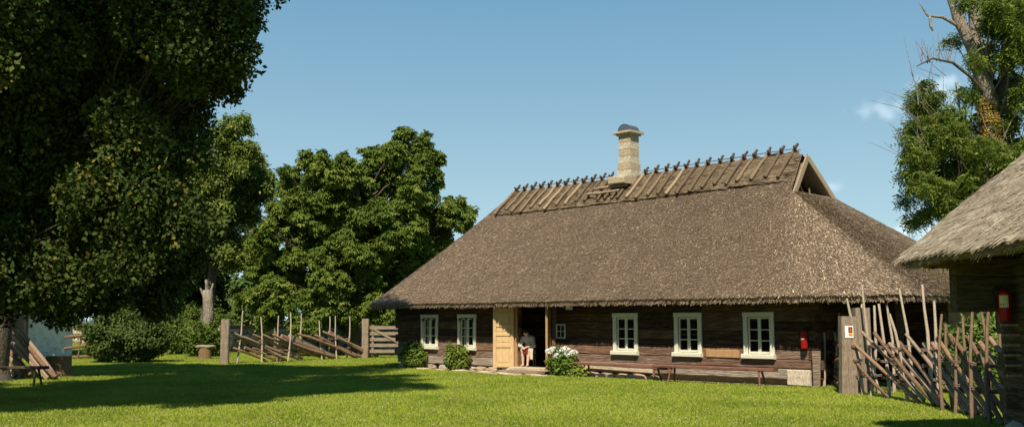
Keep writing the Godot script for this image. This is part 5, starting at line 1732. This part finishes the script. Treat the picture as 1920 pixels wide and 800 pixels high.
func ash() -> void:
	var base := Vector3(19.4, 0, -40.0)
	var t := thing("old_ash_tree", "old ash tree with bare grey limbs behind the barn roof", "tree", base, 0.0, "broadleaf trees round the yard")
	var L := [[[Vector3(19.34, -0.1, -40), Vector3(19.4, 3.0, -40), Vector3(19.36, 5.5, -40), Vector3(19.6, 7.6, -40), Vector3(19.7, 8.95, -40)], [0.62, 0.5, 0.46, 0.44, 0.46], "trunk", "bark_pale"],
		[[Vector3(19.66, 8.6, -40), Vector3(19.42, 10.54, -40), Vector3(19.24, 12.33, -40.1), Vector3(19.16, 13.9, -40.2), Vector3(19.15, 16.5, -40.4)], [0.44, 0.36, 0.3, 0.26, 0.16], "limb", "bark_pale"],
		[[Vector3(19.5, 10.2, -39.9), Vector3(19.3, 11.0, -39.7), Vector3(18.73, 12.66, -39.6), Vector3(18.12, 13.79, -39.5), Vector3(17.6, 15.6, -39.4)], [0.3, 0.28, 0.22, 0.16, 0.08], "limb", "bark_pale"],
		[[Vector3(19.75, 8.9, -40), Vector3(20.0, 10.54, -40), Vector3(20.3, 12.33, -40), Vector3(20.5, 13.9, -40), Vector3(20.75, 16.5, -40)], [0.36, 0.27, 0.22, 0.18, 0.1], "limb", "bark"],
		[[Vector3(20.1, 11.0, -40.2), Vector3(20.8, 12.4, -40.3), Vector3(21.2, 14.0, -40.5), Vector3(21.4, 16.0, -40.6)], [0.18, 0.15, 0.11, 0.07], "limb", "bark"],
		[[Vector3(18.67, 12.77, -39.6), Vector3(18.46, 13.9, -39.7), Vector3(18.41, 15.6, -39.8)], [0.16, 0.13, 0.08], "limb", "bark_pale"],
		[[Vector3(19.4, 10.6, -39.8), Vector3(18.5, 11.4, -39.3), Vector3(17.74, 11.95, -39.2), Vector3(16.9, 12.1, -39.1), Vector3(16.2, 11.75, -39.0)], [0.1, 0.07, 0.055, 0.04, 0.02], "dead_branch", "bark"],
		[[Vector3(18.3, 13.5, -39.5), Vector3(17.5, 13.9, -39.4), Vector3(16.9, 13.95, -39.4), Vector3(16.6, 14.5, -39.4)], [0.08, 0.06, 0.045, 0.02], "dead_branch", "bark_pale"],
		[[Vector3(17.0, 13.95, -39.4), Vector3(16.95, 13.5, -39.3), Vector3(17.05, 13.3, -39.3)], [0.05, 0.05, 0.04], "dead_branch", "bark_pale"],
		[[Vector3(18.3, 6.0, -39.6), Vector3(18.0, 8.0, -39.5), Vector3(18.1, 9.5, -39.4), Vector3(17.9, 11.2, -39.4)], [0.07, 0.06, 0.05, 0.03], "dead_branch", "bark_pale"]]
	for q in L:
		var m := MB.new()
		var pts := []
		var rad := []
		for k in q[0].size() - 1:
			for e in 3:
				var f := e / 3.0
				pts.append(q[0][k].lerp(q[0][k + 1], f) - base + rdir() * q[1][k] * 0.16)
				rad.append(lerpf(q[1][k], q[1][k + 1], f) * rr(0.92, 1.1))
		pts.append(q[0][-1] - base)
		rad.append(q[1][-1])
		m.tube(pts, rad, 9)
		put(q[2], m.mesh(true), M[q[3]], t)
	var mm := MB.new()
	var mbuf := PackedFloat32Array()
	var axis := [Vector3(0.28, 8.3, 0.0), Vector3(0.2, 9.2, 0.0), Vector3(0.1, 10.0, 0.0), Vector3(0.0, 10.8, 0.0)]
	for k in 2600:
		var y := rr(0.0, 2.999)
		var c: Vector3 = axis[int(y)].lerp(axis[int(y) + 1], y - int(y))
		var an := rr(0, TAU)
		var o := Vector3(cos(an), 0, sin(an))
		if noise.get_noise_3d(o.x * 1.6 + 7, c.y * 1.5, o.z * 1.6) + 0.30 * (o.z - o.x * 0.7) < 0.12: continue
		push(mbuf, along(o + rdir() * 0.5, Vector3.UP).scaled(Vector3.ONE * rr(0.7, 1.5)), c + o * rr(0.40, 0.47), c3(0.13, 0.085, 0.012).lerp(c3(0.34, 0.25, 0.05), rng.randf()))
	copies("moss_patch", leaf_cluster(5, 0.05, 0.06, 0.05), M.leaf_dull, t, mbuf)
	mm = MB.new()
	# twigs
	mm = MB.new()
	for k in 38:
		var o := Vector3(rr(15.6, 17.6), rr(7.5, 11.5), -39.4 + rr(-0.4, 0.4)) - base
		var d := Vector3(rr(-1.0, 0.15), rr(0.2, 1.2), rr(-0.3, 0.3)).normalized()
		limb(mm, o, o + d * rr(0.8, 2.0), 0.016, 0.006, 0.08, 4)
	for k in 25:
		var o := Vector3(rr(16.4, 17.8), 12.0 + rr(-0.1, 0.1), -39.15) - base
		limb(mm, o, o + Vector3(rr(-0.3, 0.2), rr(0.4, 1.1), rr(-0.2, 0.2)), 0.016, 0.006, 0.08, 4)
	for k in 40:
		var o := Vector3(rr(17.0, 20.8), rr(5.0, 9.0), -39.2) - base
		limb(mm, o, o + Vector3(rr(-0.6, 0.6), rr(0.6, 1.8), rr(-0.2, 0.3)), 0.022, 0.008, 0.1, 4)
	put("twigs", mm.mesh(true), M.bark_pale, t)
	var bb := MB.new()
	var buf := PackedFloat32Array()
	var lf := pinnate(0.34)
	for bl in CROWN_ASH:
		var c := Vector3(bl[0], bl[1], bl[2]) - base
		var R: float = bl[3] * 0.92
		if c.x > -1.6: c.z += -1.4 if rng.randf() < 0.65 else 0.7
		limb(bb, Vector3(rr(-0.4, 0.4), clampf(c.y - 2.5, 3.0, 12.0), 0), c, 0.05, 0.015, 0.12, 5)
		for s in 15:
			var cc := c + rdir() * R * rr(0.4, 1.08)
			var rs := R * rr(0.18, 0.36)
			for k in int(4.0 * PI * rs * rs * 30.0):
				var dd := rdir()
				var col := c3(0.06, 0.095, 0.014).lerp(c3(0.16, 0.21, 0.035), rng.randf())
				if rng.randf() < 0.05: col = c3(0.22, 0.22, 0.06)
				push(buf, along((dd * 0.6 + Vector3.UP * 0.6 + rdir() * 0.4), rdir()).scaled(Vector3.ONE * rr(0.7, 1.2)), cc + dd * rs * rr(0.4, 1.05), col)
	put("branches", bb.mesh(true), M.bark_pale, t)
	copies("crown", lf, M.leaf, t, buf)
